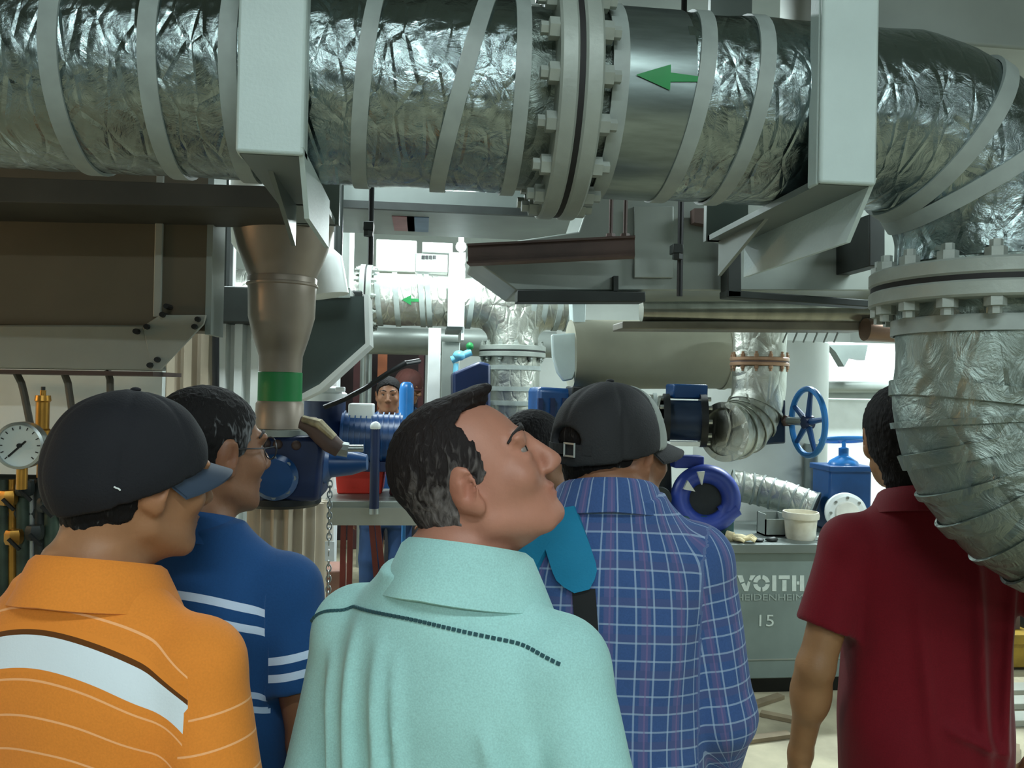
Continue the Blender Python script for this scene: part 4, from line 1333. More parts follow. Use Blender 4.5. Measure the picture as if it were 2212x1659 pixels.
def hairmat(name, rgb, grey=0.0, rgbg=(120, 118, 116)):
    """short hair; grey share grows with the attribute 'grey'"""
    m = bpy.data.materials.new(name)
    m.use_nodes = True
    nt = m.node_tree; L = nt.links.new
    b = nt.nodes['Principled BSDF']
    b.inputs['Roughness'].default_value = .75
    b.inputs['Specular IOR Level'].default_value = .2
    tc = nt.nodes.new('ShaderNodeTexCoord')
    n = nt.nodes.new('ShaderNodeTexNoise'); n.inputs['Scale'].default_value = 55; n.inputs['Detail'].default_value = 6; n.inputs['Distortion'].default_value = 1.2
    mp = nt.nodes.new('ShaderNodeMapping'); mp.inputs['Scale'].default_value = (1.6, 1.6, .5)
    L(tc.outputs['Object'], mp.inputs[0]); L(mp.outputs[0], n.inputs['Vector'])
    at = nt.nodes.new('ShaderNodeAttribute'); at.attribute_name = 'grey'
    ml = nt.nodes.new('ShaderNodeMath'); ml.operation = 'MULTIPLY_ADD'
    L(at.outputs['Fac'], ml.inputs[0]); ml.inputs[1].default_value = .55
    L(n.outputs['Fac'], ml.inputs[2])
    cr = nt.nodes.new('ShaderNodeValToRGB')
    cr.color_ramp.elements[0].position = .62; cr.color_ramp.elements[1].position = .98
    cr.color_ramp.elements[0].color = (*lin(rgb), 1); cr.color_ramp.elements[1].color = (*lin(rgbg), 1)
    L(ml.outputs[0], cr.inputs[0]); L(cr.outputs[0], b.inputs['Base Color'])
    bp = nt.nodes.new('ShaderNodeBump'); bp.inputs['Strength'].default_value = .7; bp.inputs['Distance'].default_value = .006
    L(n.outputs['Fac'], bp.inputs['Height']); L(bp.outputs[0], b.inputs['Normal'])
    return m


def clothmat(name, rgb, bands=(), rough=.85, weave=320, plaid=None, var=.05):
    """bands: (sleeve flag or None, from, to, colour[, period]) in the garment's own height / sleeve-length coordinate"""
    m = bpy.data.materials.new(name)
    m.use_nodes = True
    nt = m.node_tree; L = nt.links.new
    b = nt.nodes['Principled BSDF']
    b.inputs['Roughness'].default_value = rough
    b.inputs['Specular IOR Level'].default_value = .15
    b.inputs['Sheen Weight'].default_value = .08
    at = nt.nodes.new('ShaderNodeAttribute'); at.attribute_name = 'pat'
    sx = nt.nodes.new('ShaderNodeSeparateXYZ'); L(at.outputs['Vector'], sx.inputs[0])
    tc = nt.nodes.new('ShaderNodeTexCoord')
    n = nt.nodes.new('ShaderNodeTexNoise'); n.inputs['Scale'].default_value = weave; n.inputs['Detail'].default_value = 2
    L(tc.outputs['Object'], n.inputs['Vector'])
    n2 = nt.nodes.new('ShaderNodeTexNoise'); n2.inputs['Scale'].default_value = 9; n2.inputs['Detail'].default_value = 3
    L(tc.outputs['Object'], n2.inputs['Vector'])

    def math_(op, a, b_=None, c_=None):
        q = nt.nodes.new('ShaderNodeMath'); q.operation = op
        for i, v in enumerate((a, b_, c_)):
            if v is None: continue
            if isinstance(v, (int, float)): q.inputs[i].default_value = v
            else: L(v, q.inputs[i])
        return q.outputs[0]

    def mix(fac, a, b_):
        q = nt.nodes.new('ShaderNodeMix'); q.data_type = 'RGBA'
        L(fac, q.inputs[0])
        for i, v in ((6, a), (7, b_)):
            if isinstance(v, tuple): q.inputs[i].default_value = (*v, 1)
            else: L(v, q.inputs[i])
        return q.outputs[2]
    c = lin(rgb)
    ms = math_('MULTIPLY_ADD', n.outputs['Fac'], .6, math_('MULTIPLY', n2.outputs['Fac'], .4))
    mr = nt.nodes.new('ShaderNodeMapRange'); mr.inputs[1].default_value = .3; mr.inputs[2].default_value = .7
    L(ms, mr.inputs[0])
    col = mix(mr.outputs[0], tuple(x * (1 - var * 2) for x in c), tuple(min(1, x * (1 + var)) for x in c))
    U, V, S = sx.outputs[0], sx.outputs[1], sx.outputs[2]

    def inside(v, lo, hi):
        return math_('MULTIPLY', math_('GREATER_THAN', v, lo), math_('LESS_THAN', v, hi))
    for bd in bands:
        sl, lo, hi, cc = bd[:4]
        v = V
        if len(bd) > 4: v = math_('MODULO', math_('ADD', V, 10 * bd[4]), bd[4])
        f = inside(v, lo, hi)
        if sl is not None:
            f = math_('MULTIPLY', f, math_('GREATER_THAN', S, .98) if sl else math_('LESS_THAN', S, .02))
        if len(bd) > 5 and bd[5]: f = math_('MULTIPLY', f, math_('LESS_THAN', V, bd[5]))
        if len(bd) > 6: f = math_('MULTIPLY', f, math_('LESS_THAN', math_('ABSOLUTE', U), bd[6]))
        col = mix(f, col, lin(cc))
    if plaid:
        for coord, per, wd_, cc, al, off in plaid:
            v = math_('MODULO', math_('ADD', U if coord == 'u' else V, 10 * per + off), per)
            f = math_('MULTIPLY', math_('LESS_THAN', v, wd_), al)
            col = mix(f, col, lin(cc))
    L(col, b.inputs['Base Color'])
    bp = nt.nodes.new('ShaderNodeBump'); bp.inputs['Strength'].default_value = .12; bp.inputs['Distance'].default_value = .002
    L(n.outputs['Fac'], bp.inputs['Height']); L(bp.outputs[0], b.inputs['Normal'])
    return m


TORSO = [(.70, .16, .115, -.01), (.78, .165, .115, -.01), (.92, .172, .122, -.01), (1.02, .162, .118, .0), (1.12, .16, .118, .0), (1.22, .168, .122, -.002), (1.30, .172, .116, -.012),
         (1.36, .152, .096, -.024), (1.41, .108, .076, -.032), (1.455, .072, .06, -.034), (1.50, .06, .056, -.03)]


def hand(f, wrist, d, palm_n, side, k=.008):
    """relaxed hand: palm, four bent fingers of unequal length and a thumb at the side"""
    w = np.array(wrist, float); d = np.array(d, float); d /= np.linalg.norm(d)
    n = np.array(palm_n, float); n -= d * (n @ d); n /= np.linalg.norm(n)
    s = np.cross(d, n) * side
    f.cap(w, w + d * .03, .026, .027, .02)
    for j in range(4):
        o = s * (-.03 + j * .02)
        kn = w + d * (.085 - .004 * abs(j - 1)) + o
        f.cap(w + d * .025 + o * .6, kn, .015, .012, .012)
        L = (.066, .076, .07, .054)[j]
        p1 = kn + (d * .93 + n * .36) * L * .5
        p2 = p1 + (d * .62 + n * .78) * L * .5
        f.cap(kn, p1, .0105, .0095, .006); f.cap(p1, p2, .0095, .0078, .006)
    b = w + d * .03 - s * .028
    t1 = b + (d * .7 - s * .65 + n * .2) * .04
    t2 = t1 + (d * .9 - s * .1 + n * .35) * .032
    f.cap(b, t1, .014, .0115, .012); f.cap(t1, t2, .0112, .009, .006)


def person(name, label, pos, heading, s=1.0, head=(0, 0, 0), arms=None, skinm=None, shirt=None, hair=None, cap=None, h=.006,
           sleeve=.72, wide=1.0, belly=1.0, pants=None, lean=0.0, shift=(0, 0), collar=True, ch=1.0, hoff=(0, 0, 0), folds=(), loose=.014, droop=1.0, patoff=0.0, neck_r=.056, armx=.165, brow=None, hz=0.0, ears=True):
    root = thing(name, label, 'person', (pos[0], pos[1], 0), -math.radians(heading))
    sh = {sd: np.array((sd * .172 * wide, -.018, 1.345)) for sd in (-1, 1)}
    A = {-1: ((-.225 * wide, -.03, 1.07), (-.235 * wide, .05, .83)), 1: ((.225 * wide, -.03, 1.07), (.235 * wide, .05, .83))}
    if arms: A.update(arms)
    lev = [(z, a * wide * (belly if z < 1.2 else 1), b * (belly if z < 1.25 else 1), c) for z, a, b, c in TORSO]
    xs = [abs(q[0]) for sd in A for q in A[sd]] + [.25]
    ys = [q[1] for sd in A for q in A[sd]]
    xm = max(xs) + .1
    y0, y1 = min(min(ys) - .1, -.2), max(max(ys) + .12, .26)
    Rh = rotm(*head)
    piv = np.array((0, -.02, 1.485)) + np.array(hoff)
    hc = piv + Rh @ np.array((0, .03, .105))
    H = lambda p: hc + Rh @ np.array(p, float)

    # ---------------- body (one continuous surface)
    f = Field((-xm, y0, -.01), (xm, y1, 1.84), h)
    f.loft(lev, .02, grow=-.012)
    for sd in (-1, 1):
        f.cap((sd * .03, -.035, 1.45), (sd * .14 * wide, -.02, 1.36), .04, .04, .03)
        el, wr = A[sd]
        f.ell(sh[sd], (.05, .05, .05), None, .03)
        f.cap(sh[sd], el, .05, .04, .03); f.cap(el, wr, .041, .027, .02)
        m_ = np.array(el) * .7 + np.array(wr) * .3
        f.ell(m_, (.043, .043, .06), None, .03)
        d = np.array(wr) - np.array(el)
        hand(f, wr, d, (-sd, .2, 0) if abs(d[2]) > abs(d[0]) else (0, -.3, -1), sd)
        f.cap((sd * .092, 0, .86), (sd * .1, .01, .48), .086, .056, .03); f.cap((sd * .1, .01, .48), (sd * .1, -.02, .09), .055, .04, .02)
        f.cap((sd * .1, -.03, .05), (sd * .11, .14, .035), .04, .034, .02)
    nb = np.array((0, -.032, 1.45))
    f.cap(nb, H((0, -.035, -.055)), neck_r + .004, neck_r, .03)
    f.cap(nb + np.array((0, .03, 0)), H((0, .0, -.07)), neck_r * .85, neck_r * .8, .03)
    # head
    f.ell(H((0, -.014, .036)), (.077, .098, .087), Rh, .02)
    f.ell(H((0, .03, -.022)), (.066, .066, .086), Rh, .03)
    f.ell(H((0, .042, -.074)), (.05, .05, .04), Rh, .025)
    f.ell(H((0, -.02, -.03)), (.066, .07, .05), Rh, .03)
    f.ell(H((0, .084, -.096)), (.022, .017, .016), Rh, .02)
    for sd in (-1, 1):
        f.ell(H((sd * .032, .083, .032)), (.026, .014, .009), Rh, .014)
        f.ell(H((sd * .031, .103, .013)), (.016, .014, .011), Rh, .012, True)
        f.ell(H((sd * .043, .066, -.022)), (.024, .022, .022), Rh, .02)
        f.ell(H((sd * .012, .105, -.031)), (.0085, .011, .008), Rh, .006)
        f.cap(H((sd * .058, -.0, -.062)), H((sd * .03, .07, -.098)), .014, .013, .02)
        if ears:
            Re = Rh @ rotm(sd * 22, 0, 0) @ rotm(0, -12, 0)
            f.ell(H((sd * .082, -.012, .0)), (.0095, .023, .036), Re, .008)
            f.ell(H((sd * .079, -.004, -.029)), (.008, .012, .015), Re, .008)
            f.ell(H((sd * .094, -.006, .002)), (.011, .0125, .022), Re, .005, True)
            f.ell(H((sd * .087, -.013, .006)), (.005, .005, .013), Re, .004)
    for sd in (-1, 1):
        f.ell(H((sd * .031, .0865, .0215)), (.0165, .008, .0068), Rh, .006)
        f.ell(H((sd * .031, .0855, .0015)), (.0155, .0075, .0055), Rh, .006)
    f.cap(H((0, .093, .022)), H((0, .117, -.024)), .0085, .0125, .012)
    f.ell(H((0, .092, -.056)), (.025, .0125, .0055), Rh, .006)
    f.ell(H((0, .090, -.068)), (.021, .0125, .0065), Rh, .006)
    f.ell(H((0, .106, -.0625)), (.024, .006, .0014), Rh, .003, True)
    V, Fq = f.net()
    V = smooth(V, Fq, 1, .4)
    me = mesh_from(V * s, Fq, 'body', skinm)
    Lc = (V - hc) @ Rh
    tint = np.exp(-((Lc[:, 0] / .022) ** 2 + ((Lc[:, 2] + .062) / .011) ** 2 + ((Lc[:, 1] - .1) / .02) ** 2)) * .8
    tint += .35 * np.exp(-(((np.abs(Lc[:, 0]) - .083) / .012) ** 2 + (Lc[:, 2] / .03) ** 2 + ((Lc[:, 1] + .01) / .03) ** 2))
    vattr(me, 'tint', np.clip(tint, 0, 1))
    child('body', me, root)
    S3 = Matrix.Scale(s, 4)
    mw_ = world_of(root)

    def part(mb_, nm, mat_, ang=60, lab=None):
        me_ = mb_.mesh(nm, mat_, ang)
        me_.transform(S3)
        return child(nm, me_, root, lab)

    # eyes, brows
    m_eye = M('eye_white', (128, 118, 112), .25, var=.02); m_iris = M('iris', (30, 20, 14), .2)
    for sd in (-1, 1):
        ec = H((sd * .031, .0785, .012))
        eye = part(MB().sphere(ec, .0118, 16), 'eye', m_eye)
        fw = Vector(Rh @ np.array((0, 1, 0)))
        iris_me = MB().lathe([(.0062, 0), (.0045, .0014), (0, .0018)], Vector(ec) + fw * .0104, fw, 14).mesh('iris', m_iris)
        iris_me.transform(S3)
        child('iris', iris_me, eye)
        if brow:
            pts = [Vector(H(q)) for q in ((sd * .012, .0955, .036), (sd * .03, .0935, .042), (sd * .048, .081, .038), (sd * .056, .069, .031))]
            part(MB().tube(pts, [.0024, .0038, .0034, .0018], 6), 'eyebrow', brow)

    # ---------------- hair
    if hair:
        hf = Field(hc - .16, hc + .16, hair.get('h', .0036))
        g = hair.get('grow', .008)
        hf.ell(H((0, -.014, .036)), np.array((.077, .098, .087)) + g, Rh, .01)
        hf.ell(H((0, -.02, -.03)), np.array((.066, .07, .05)) + g * .8, Rh, .03)
        hf.cap(H((0, -.045, -.03)), H((0, -.045, -.085)), .05 + g * .6, .046 + g * .5, .02)
        for (c_, r_) in hair.get('tufts', ()):
            hf.ell(H(c_), r_, Rh, .012)
        X, Y, Z = hf.ax[0][:, None, None] - hc[0], hf.ax[1][None, :, None] - hc[1], hf.ax[2][None, None, :] - hc[2]
        lx = Rh[0, 0] * X + Rh[1, 0] * Y + Rh[2, 0] * Z
        ly_ = Rh[0, 1] * X + Rh[1, 1] * Y + Rh[2, 1] * Z
        lz = Rh[0, 2] * X + Rh[1, 2] * Y + Rh[2, 2] * Z
        zs, fs = zip(*hair.get('line', ((-.12, -.05), (-.06, -.045), (-.035, -.03), (-.01, -.018), (.0, .028), (.02, .036), (.05, .05), (.075, .075), (.1, .09), (.13, .1))))
        lim = np.interp(lz, zs, fs)
        if 'temple' in hair:
            lim = lim - hair['temple'] * np.exp(-((np.abs(lx) - .05) / .022) ** 2) * np.exp(-((lz - .085) / .03) ** 2)
        nz = np.sin(lx * 260 + 3 * np.sin(lz * 90)) * np.sin(lz * 210 + 2.0 * np.sin(ly_ * 120)) * np.sin(ly_ * 230 + lx * 60)
        hf.D += (nz * hair.get('rough', .0016)).astype(np.float32)
        hf.D = np.maximum(hf.D, ((ly_ - lim) * .7 + nz * .004).astype(np.float32))
        nape = hair.get('nape', -.09)
        hf.D = np.maximum(hf.D, (nape - lz + nz * .003).astype(np.float32))
        # ear holes
        for sd in (-1, 1):
            hf.ell(H((sd * .09, -.008, -.004)), (.02, .022, .034), Rh, .004, True)
        Vh, Fh = hf.net()
        me = mesh_from(Vh * s, Fh, 'hair', hair['mat'])
        Lh = (Vh - hc) @ Rh
        gz = hair.get('grey')
        vattr(me, 'grey', np.zeros(len(Vh)) if gz is None else gz(Lh))
        child('hair', me, root, hair.get('label'))

    # ---------------- cap
    if cap:
        cf = Field(hc - .17, hc + .17, .004)
        g = cap.get('grow', .016)
        Rc = Rh @ rotm(0, cap.get('tilt', 8), 0)
        cf.ell(H((0, -.014, .036)), np.array((.077, .1, .087)) + g, Rh, .01)
        cf.ell(H((0, -.02, .0)), np.array((.074, .094, .07)) + g * .8, Rh, .03)
        if cap.get('front'):
            cf.ell(H((0, .03, .075)), (.075, .075, .058), Rh, .03)
        cn_ = H((0, 0, cap.get('z', .02)))
        nrm = Rc @ np.array((0, 0, -1.0))
        cf.cutp(cn_, nrm)
        Xc, Yc, Zc = cf.ax[0][:, None, None] - hc[0], cf.ax[1][None, :, None] - hc[1], cf.ax[2][None, None, :] - hc[2]
        lx = Rh[0, 0] * Xc + Rh[1, 0] * Yc + Rh[2, 0] * Zc
        ly_ = Rh[0, 1] * Xc + Rh[1, 1] * Yc + Rh[2, 1] * Zc
        lz = Rh[0, 2] * Xc + Rh[1, 2] * Yc + Rh[2, 2] * Zc
        an = np.arctan2(lx, ly_ + .014)
        seam = np.abs(((an / (math.pi / 3) + .5) % 1) - .5) * (math.pi / 3) * np.sqrt(lx ** 2 + (ly_ + .014) ** 2)
        cf.D += (.0025 * np.exp(-(seam / .0045) ** 2) + .0012 * np.sin(lx * 70 + lz * 50) * np.sin(ly_ * 60 - lz * 40)).astype(np.float32)
        if cap.get('gap'):
            cf.ell(H((0, -.13, cap['z'] + .022)), (.036, .05, .026), Rh, .006, True)
        Vc, Fc = cf.net()
        me = mesh_from(smooth(Vc, Fc, 1, .5) * s, Fc, 'cap', cap['mat'])
        co = child('cap', me, root, cap.get('label'))
        if cap.get('frontmat'):
            cf.D -= .002
            cf.cutp(H((0, .028, 0)), Rh @ np.array((0, -1.0, 0)))
            V2, F2 = cf.net()
            child('front_panel', mesh_from(smooth(V2, F2, 1, .5) * s, F2, 'front_panel', cap['frontmat']), co, 'pale grey front panel')
        # bill: curved plate
        bx, bl_ = .082 + g * .6, cap.get('bill', .075)
        bvs, bfs = [], []
        nu, nv = 18, 8
        Rb_ = Rh @ rotm(0, cap.get('billpitch', -8), 0)
        for lay in (0, 1):
            for i in range(nu + 1):
                a_ = -1.25 + 2.5 * i / nu
                for j in range(nv + 1):
                    q = j / nv
                    x_ = math.sin(a_) * bx * .93
                    y_ = -.03 + math.cos(a_) * (.1 + g) * 1.04
                    q2 = q * bl_ * (math.cos(a_ * .98) ** .6 if abs(a_ * .98) < 1.55 else 0)
                    z_ = -.02 * (x_ / bx) ** 2 * q + lay * .004
                    p_ = cn_ + Rc @ np.array((x_, y_, .006)) + Rb_ @ np.array((0, q2, z_))
                    bvs.append(tuple(p_))
        K = (nu + 1) * (nv + 1)
        for lay in (0, 1):
            for i in range(nu):
                for j in range(nv):
                    q_ = [lay * K + i * (nv + 1) + j, lay * K + (i + 1) * (nv + 1) + j, lay * K + (i + 1) * (nv + 1) + j + 1, lay * K + i * (nv + 1) + j + 1]
                    bfs.append(tuple(q_ if lay else q_[::-1]))
        for i in range(nu):
            q_ = [i * (nv + 1) + nv, (i + 1) * (nv + 1) + nv]
            bfs.append((q_[0], q_[1], q_[1] + K, q_[0] + K))
        bm_ = MB().add(bvs, bfs).mesh('bill', cap.get('billmat', cap['mat']), 40)
        bm_.transform(S3)
        child('bill', bm_, co, cap.get('billlabel'))
        b2 = MB().sphere(H((0, -.014, .036 + .087 + g)), .008, 12, (1, 1, .5)).mesh('button', cap['mat'])
        b2.transform(S3)
        child('button', b2, co)
        if cap.get('gap'):
            zz_ = cap['z'] + .0
            pts = [Vector(H((x_, -.016 - math.sqrt(max(0, 1 - (x_ / .1) ** 2)) * (.1 + g * .9), zz_ + .008))) for x_ in np.linspace(-.055, .055, 9)]
            ms_ = MB()
            for p_, q_ in zip(pts, pts[1:]): ms_.bar(p_, q_, .004, .018, up=Rh @ np.array((0, 0, 1.)))
            o2 = ms_.mesh('back_strap', cap['mat']); o2.transform(S3); child('back_strap', o2, co)
            bc_ = Vector(H((.022, -.018 - .1 - g * .9, zz_ + .008)))
            mb_ = MB()
            rx, rzv, ry = Vector(Rh[:, 0]), Vector(Rh[:, 2]), Vector(Rh[:, 1])
            for sg in (-1, 1):
                mb_.bar(bc_ + rx * (-.013) + rzv * (sg * .011) - ry * .002, bc_ + rx * .013 + rzv * (sg * .011) - ry * .002, .003)
                mb_.bar(bc_ + rx * (sg * .013) + rzv * -.0125 - ry * .002, bc_ + rx * (sg * .013) + rzv * .0125 - ry * .002, .003)
            o2 = mb_.mesh('buckle', m_steel); o2.transform(S3); child('buckle', o2, co)

    # ---------------- shirt
    sf = Field((-xm, y0, .68), (xm, y1, 1.54), max(h, .0062))
    sf.loft([(z, a, b, c) for z, a, b, c in lev if z < 1.46] + [(1.462, .074, .064, -.034)], .02, grow=loose)
    ends = {}
    for sd in (-1, 1):
        el, wr = np.array(A[sd][0]), np.array(A[sd][1])
        sf.cap((sd * .03, -.036, 1.44), (sd * .145 * wide, -.02, 1.36), .044 + loose * .3, .044 + loose * .3, .035)
        sf.ell(sh[sd], np.array((.05, .053, .05)) + loose * .7, None, .03)
        if sleeve <= 1:
            en = sh[sd] + (el - sh[sd]) * sleeve
            sf.cap(sh[sd], en, .048 + loose, .05 + loose * 1.2, .022, flat=True)
        else:
            sf.cap(sh[sd], el, .047 + loose, .044 + loose, .022); sf.cap(el, el + (wr - el) * .9, .045 + loose, .036 + loose, .02, flat=True)
    for (p0, p1, r_, amt) in folds:
        pass
    X, Y, Z = sf.ax[0][:, None, None], sf.ax[1][None, :, None], sf.ax[2][None, None, :]
    wr_ = (np.sin(X * 34 + Z * 9 + 1.3 * np.sin(Z * 14)) * .5 + np.sin(X * 61 - Z * 17) * .3) * np.clip((1.42 - Z) / .2, 0, 1)
    for (p0, p1, r_, amt) in folds:
        # soft crease on the back: a ridge that swells and dies away along a line in x, z
        dx_, dz_ = p1[0] - p0[0], p1[2] - p0[2]
        L2_ = dx_ * dx_ + dz_ * dz_
        t_ = ((X - p0[0]) * dx_ + (Z - p0[2]) * dz_) / L2_
        tc_ = np.clip(t_, 0, 1)
        dist_ = np.sqrt((X - p0[0] - tc_ * dx_) ** 2 + (Z - p0[2] - tc_ * dz_) ** 2)
        env = np.exp(-(dist_ / r_) ** 2) * np.sin(math.pi * np.clip(tc_ * .92 + .04, 0, 1)) ** .6
        sf.D -= (amt * env * (Y < -.02)).astype(np.float32)
    sf.D += (wr_ * .0035 * np.ones_like(Y)).astype(np.float32)
    sf.D = np.maximum(sf.D, (.755 - Z + 0 * X + 0 * Y).astype(np.float32))
    Vs, Fs = sf.net()
    Vs = smooth(Vs, Fs, 1, .4)
    me = mesh_from(Vs * s, Fs, 'shirt', shirt)
    # garment coordinates
    pat = np.zeros((len(Vs), 3))
    ph = np.arctan2(Vs[:, 0], -(Vs[:, 1] + .02) * 1.25)
    pat[:, 0] = ph * .15
    pat[:, 1] = Vs[:, 2] + droop * np.minimum(np.abs(Vs[:, 0]), .26) ** 2 + patoff
    for sd in (-1, 1):
        el = np.array(A[sd][0])
        d = el - sh[sd]; L = np.linalg.norm(d); d /= L
        rel = Vs - sh[sd]
        t = rel @ d
        rad = np.linalg.norm(rel - np.outer(t, d), axis=1)
        # armhole line
        on = (Vs[:, 0] * sd > armx * wide + .35 * np.maximum(0, (Vs[:, 2] - 1.36))) & (rad < .1) & (t > -.06) | ((rad < .075) & (t > .1) & (Vs[:, 0] * sd > .185 * wide))
        pat[on, 1] = np.maximum(t[on], .02); pat[on, 2] = 1
        u_ = np.cross(d, (0, 1, 0)); u_ /= np.linalg.norm(u_); w_ = np.cross(d, u_)
        pat[on, 0] = np.arctan2(rel[on] @ u_, rel[on] @ w_) * .07
    vattr(me, 'pat', pat)
    child('shirt', me, root)
    root['_'] = 0
    bvh = BVHTree.FromPolygons([Vector(v) for v in Vs], [tuple(int(i) for i in q) for q in Fs])

    # ---------------- collar
    if collar:
        cv_, cfc = [], []
        nA = 44
        prof = collar if isinstance(collar, list) else [(.004, -.022), (.0, .018), (.002, .034), (.008, .038), (.015, .033), (.027, .008), (.036, -.012), (.033, -.014), (.02, .004), (.008, .02)]
        for i in range(nA + 1):
            a_ = math.radians(-160 + 320 * i / nA)      # 0 = nape
            ca = math.cos(a_)
            for dr_, dz_ in prof:
                rx_, ry_ = neck_r + .014 + dr_ * ch, neck_r + .018 + dr_ * ch
                cv_.append((math.sin(a_) * rx_ + hoff[0] * .4, -.03 - ca * ry_ + .012 + hoff[1] * .4, 1.448 + dz_ * ch + .012 * ca - .02 * (1 - ca) * .6 - .25 * max(0, dr_ - .012) * (abs(math.sin(a_)))))
        n_ = len(prof)
        for i in range(nA):
            for j in range(n_):
                j2 = (j + 1) % n_
                cfc.append((i * n_ + j, (i + 1) * n_ + j, (i + 1) * n_ + j2, i * n_ + j2))
        cfc += [tuple(range(n_)), tuple(range(nA * n_, nA * n_ + n_))]
        cme = MB().add(cv_, cfc).mesh('collar', shirt, 60)
        cme.transform(S3)
        co_ = np.array([v.co[:] for v in cme.vertices]) / s
        vattr(cme, 'pat', np.stack([np.arctan2(co_[:, 0], -co_[:, 1]) * .15, np.full(len(co_), 3.02), np.zeros(len(co_))], 1))
        sd_ = cme
        child('collar', cme, root)

    # ---------------- trousers and shoes
    pf_ = Field((-.3, -.25, .05), (.3, .25, .98), .012)
    pf_.loft([(z, a, b, c) for z, a, b, c in lev if z < 1.0], .02, grow=.004)
    for sd in (-1, 1):
        pf_.cap((sd * .088, 0, .84), (sd * .1, .01, .48), .086, .078, .03); pf_.cap((sd * .1, .01, .48), (sd * .1, -.015, .07), .077, .066, .02)
    Vp, Fp = pf_.net()
    child('trousers', mesh_from(Vp * s, Fp, 'trousers', pants or M('dark_trousers', (46, 46, 52), .85)), root)
    m_shoe = M('shoe_black', (26, 24, 24), .4)
    for sd in (-1, 1):
        part(MB().tube([(sd * .1, -.075, .045), (sd * .1, -.03, .05), (sd * .104, .06, .046), (sd * .11, .13, .038), (sd * .112, .175, .03)], [.03, .046, .045, .042, .026], 16), 'shoe', m_shoe)
    del root['_']
    return root, bvh, H, s, Rh


def on_back(bvh, x, z, off=.0, front=False):
    d = Vector((0, -1, 0)) if front else Vector((0, 1, 0))
    hit = bvh.ray_cast(Vector((x, 1 if front else -1, z)), d)
    if hit[0] is None: return None
    return hit[0] + hit[1].normalized() * off if (hit[1].dot(d) < 0) else hit[0] - hit[1].normalized() * off


def ribbon(bvh, pts, width, thick, s, parent, name, mat, label=None, step=.012, front=False):
    """strap lying on the garment along points (x, z)"""
    P2 = densify([(x, 0, z) for x, z in pts], step)
    mb_ = MB()
    rows = []
    for i, p in enumerate(P2):
        d = (P2[min(i + 1, len(P2) - 1)] - P2[max(i - 1, 0)]).normalized()
        nrm = Vector((-d.z, 0, d.x))
        tot = (len(P2) - 1 - i) * step
        wk = min(1, math.sqrt(max(.02, (tot + .004) / (width * .45)))) if name == 'shoulder_strap' else 1
        row = []
        for t in (-1, -.5, 0, .5, 1):
            q = p + nrm * (t * width * wk / 2)
            a_ = on_back(bvh, q.x, q.z, .001, front); b_ = on_back(bvh, q.x, q.z, thick, front)
            if a_ is None: row = None; break
            row.append((a_, b_))
        if row: rows.append(row)
    vs_, fs = [], []
    for r in rows:
        vs_ += [q[1] for q in r] + [q[0] for q in reversed(r)]
    for i in range(len(rows) - 1):
        for j in range(10):
            j2 = (j + 1) % 10
            fs.append((i * 10 + j, i * 10 + j2, i * 10 + 10 + j2, i * 10 + 10 + j))
    if rows: fs += [tuple(range(10)), tuple(range((len(rows) - 1) * 10, len(rows) * 10))]
    me = mb_.add(vs_, fs).mesh(name, mat, 50)
    me.transform(Matrix.Scale(s, 4))
    return child(name, me, parent, label)

# ================================================================== the visitors
sk1 = skin('skin_tan', (154, 110, 78))
sk2 = skin('skin_warm', (170, 118, 98))
sk3 = skin('skin_brown', (126, 88, 64))
sk4 = skin('skin_olive', (140, 104, 70))
m_brow = M('brow_dark', (26, 20, 18), .8)
blk = lambda nm: hairmat(nm, (14, 12, 13))

# orange shirt, navy cap
m_org = clothmat('orange_knit', (222, 134, 52), bands=(
    (False, 0.012, .0150, (238, 172, 118), .046, 1.46), (True, .012, .0150, (238, 172, 118), .046),
    (False, 1.357, 1.420, (222, 134, 52)), (False, 1.362, 1.404, (214, 224, 230)), (False, 1.404, 1.411, (96, 56, 22))), rough=.85)
p_or, bv_or, H_or, s_or, R_or = person('person', 'person in orange striped polo and navy cap seen from behind at left', PD(230, 1.17), 18, .97, head=(28, -4, 0), skinm=sk1, shirt=m_org,
    cap=dict(mat=M('cap_navy', (8, 10, 19), .85, var=.1, bump=.15, bscale=300), z=-.004, tilt=22, bill=.072, billpitch=-14, grow=.018, billmat=M('bill_navy', (44, 60, 80), .7)),
    hair=dict(mat=blk('hair_black_a'), grow=.008, nape=-.108), h=.0055, wide=1.04, sleeve=.75, droop=2.2, neck_r=.058, ch=1.25, hoff=(.02, .01, .01), armx=.196,
    folds=(((-.09, 0, 1.3), (-.085, 0, 1.0), .014, .006), ((.1, 0, 1.2), (.14, 0, 1.05), .014, .006)))

# small white squiggle embroidered on the cap
cap_o = [c for c in p_or.children if c.name.startswith('cap')][0]
cb_ = BVHTree.FromPolygons([v.co for v in cap_o.data.vertices], [tuple(q.vertices) for q in cap_o.data.polygons])
inv = world_of(p_or).inverted()
sq = []
for x_, y_ in ((246, 1051), (250, 1054), (255, 1055), (260, 1059)):
    h_ = cb_.ray_cast(inv @ EYE, (inv.to_3x3() @ ray(x_, y_)).normalized())
    if h_[0]: sq.append(h_[0] + h_[1] * .001)
if len(sq) > 2: child('embroidery', MB().tube(sq, .0012, 6).mesh('embroidery', m_white), cap_o)

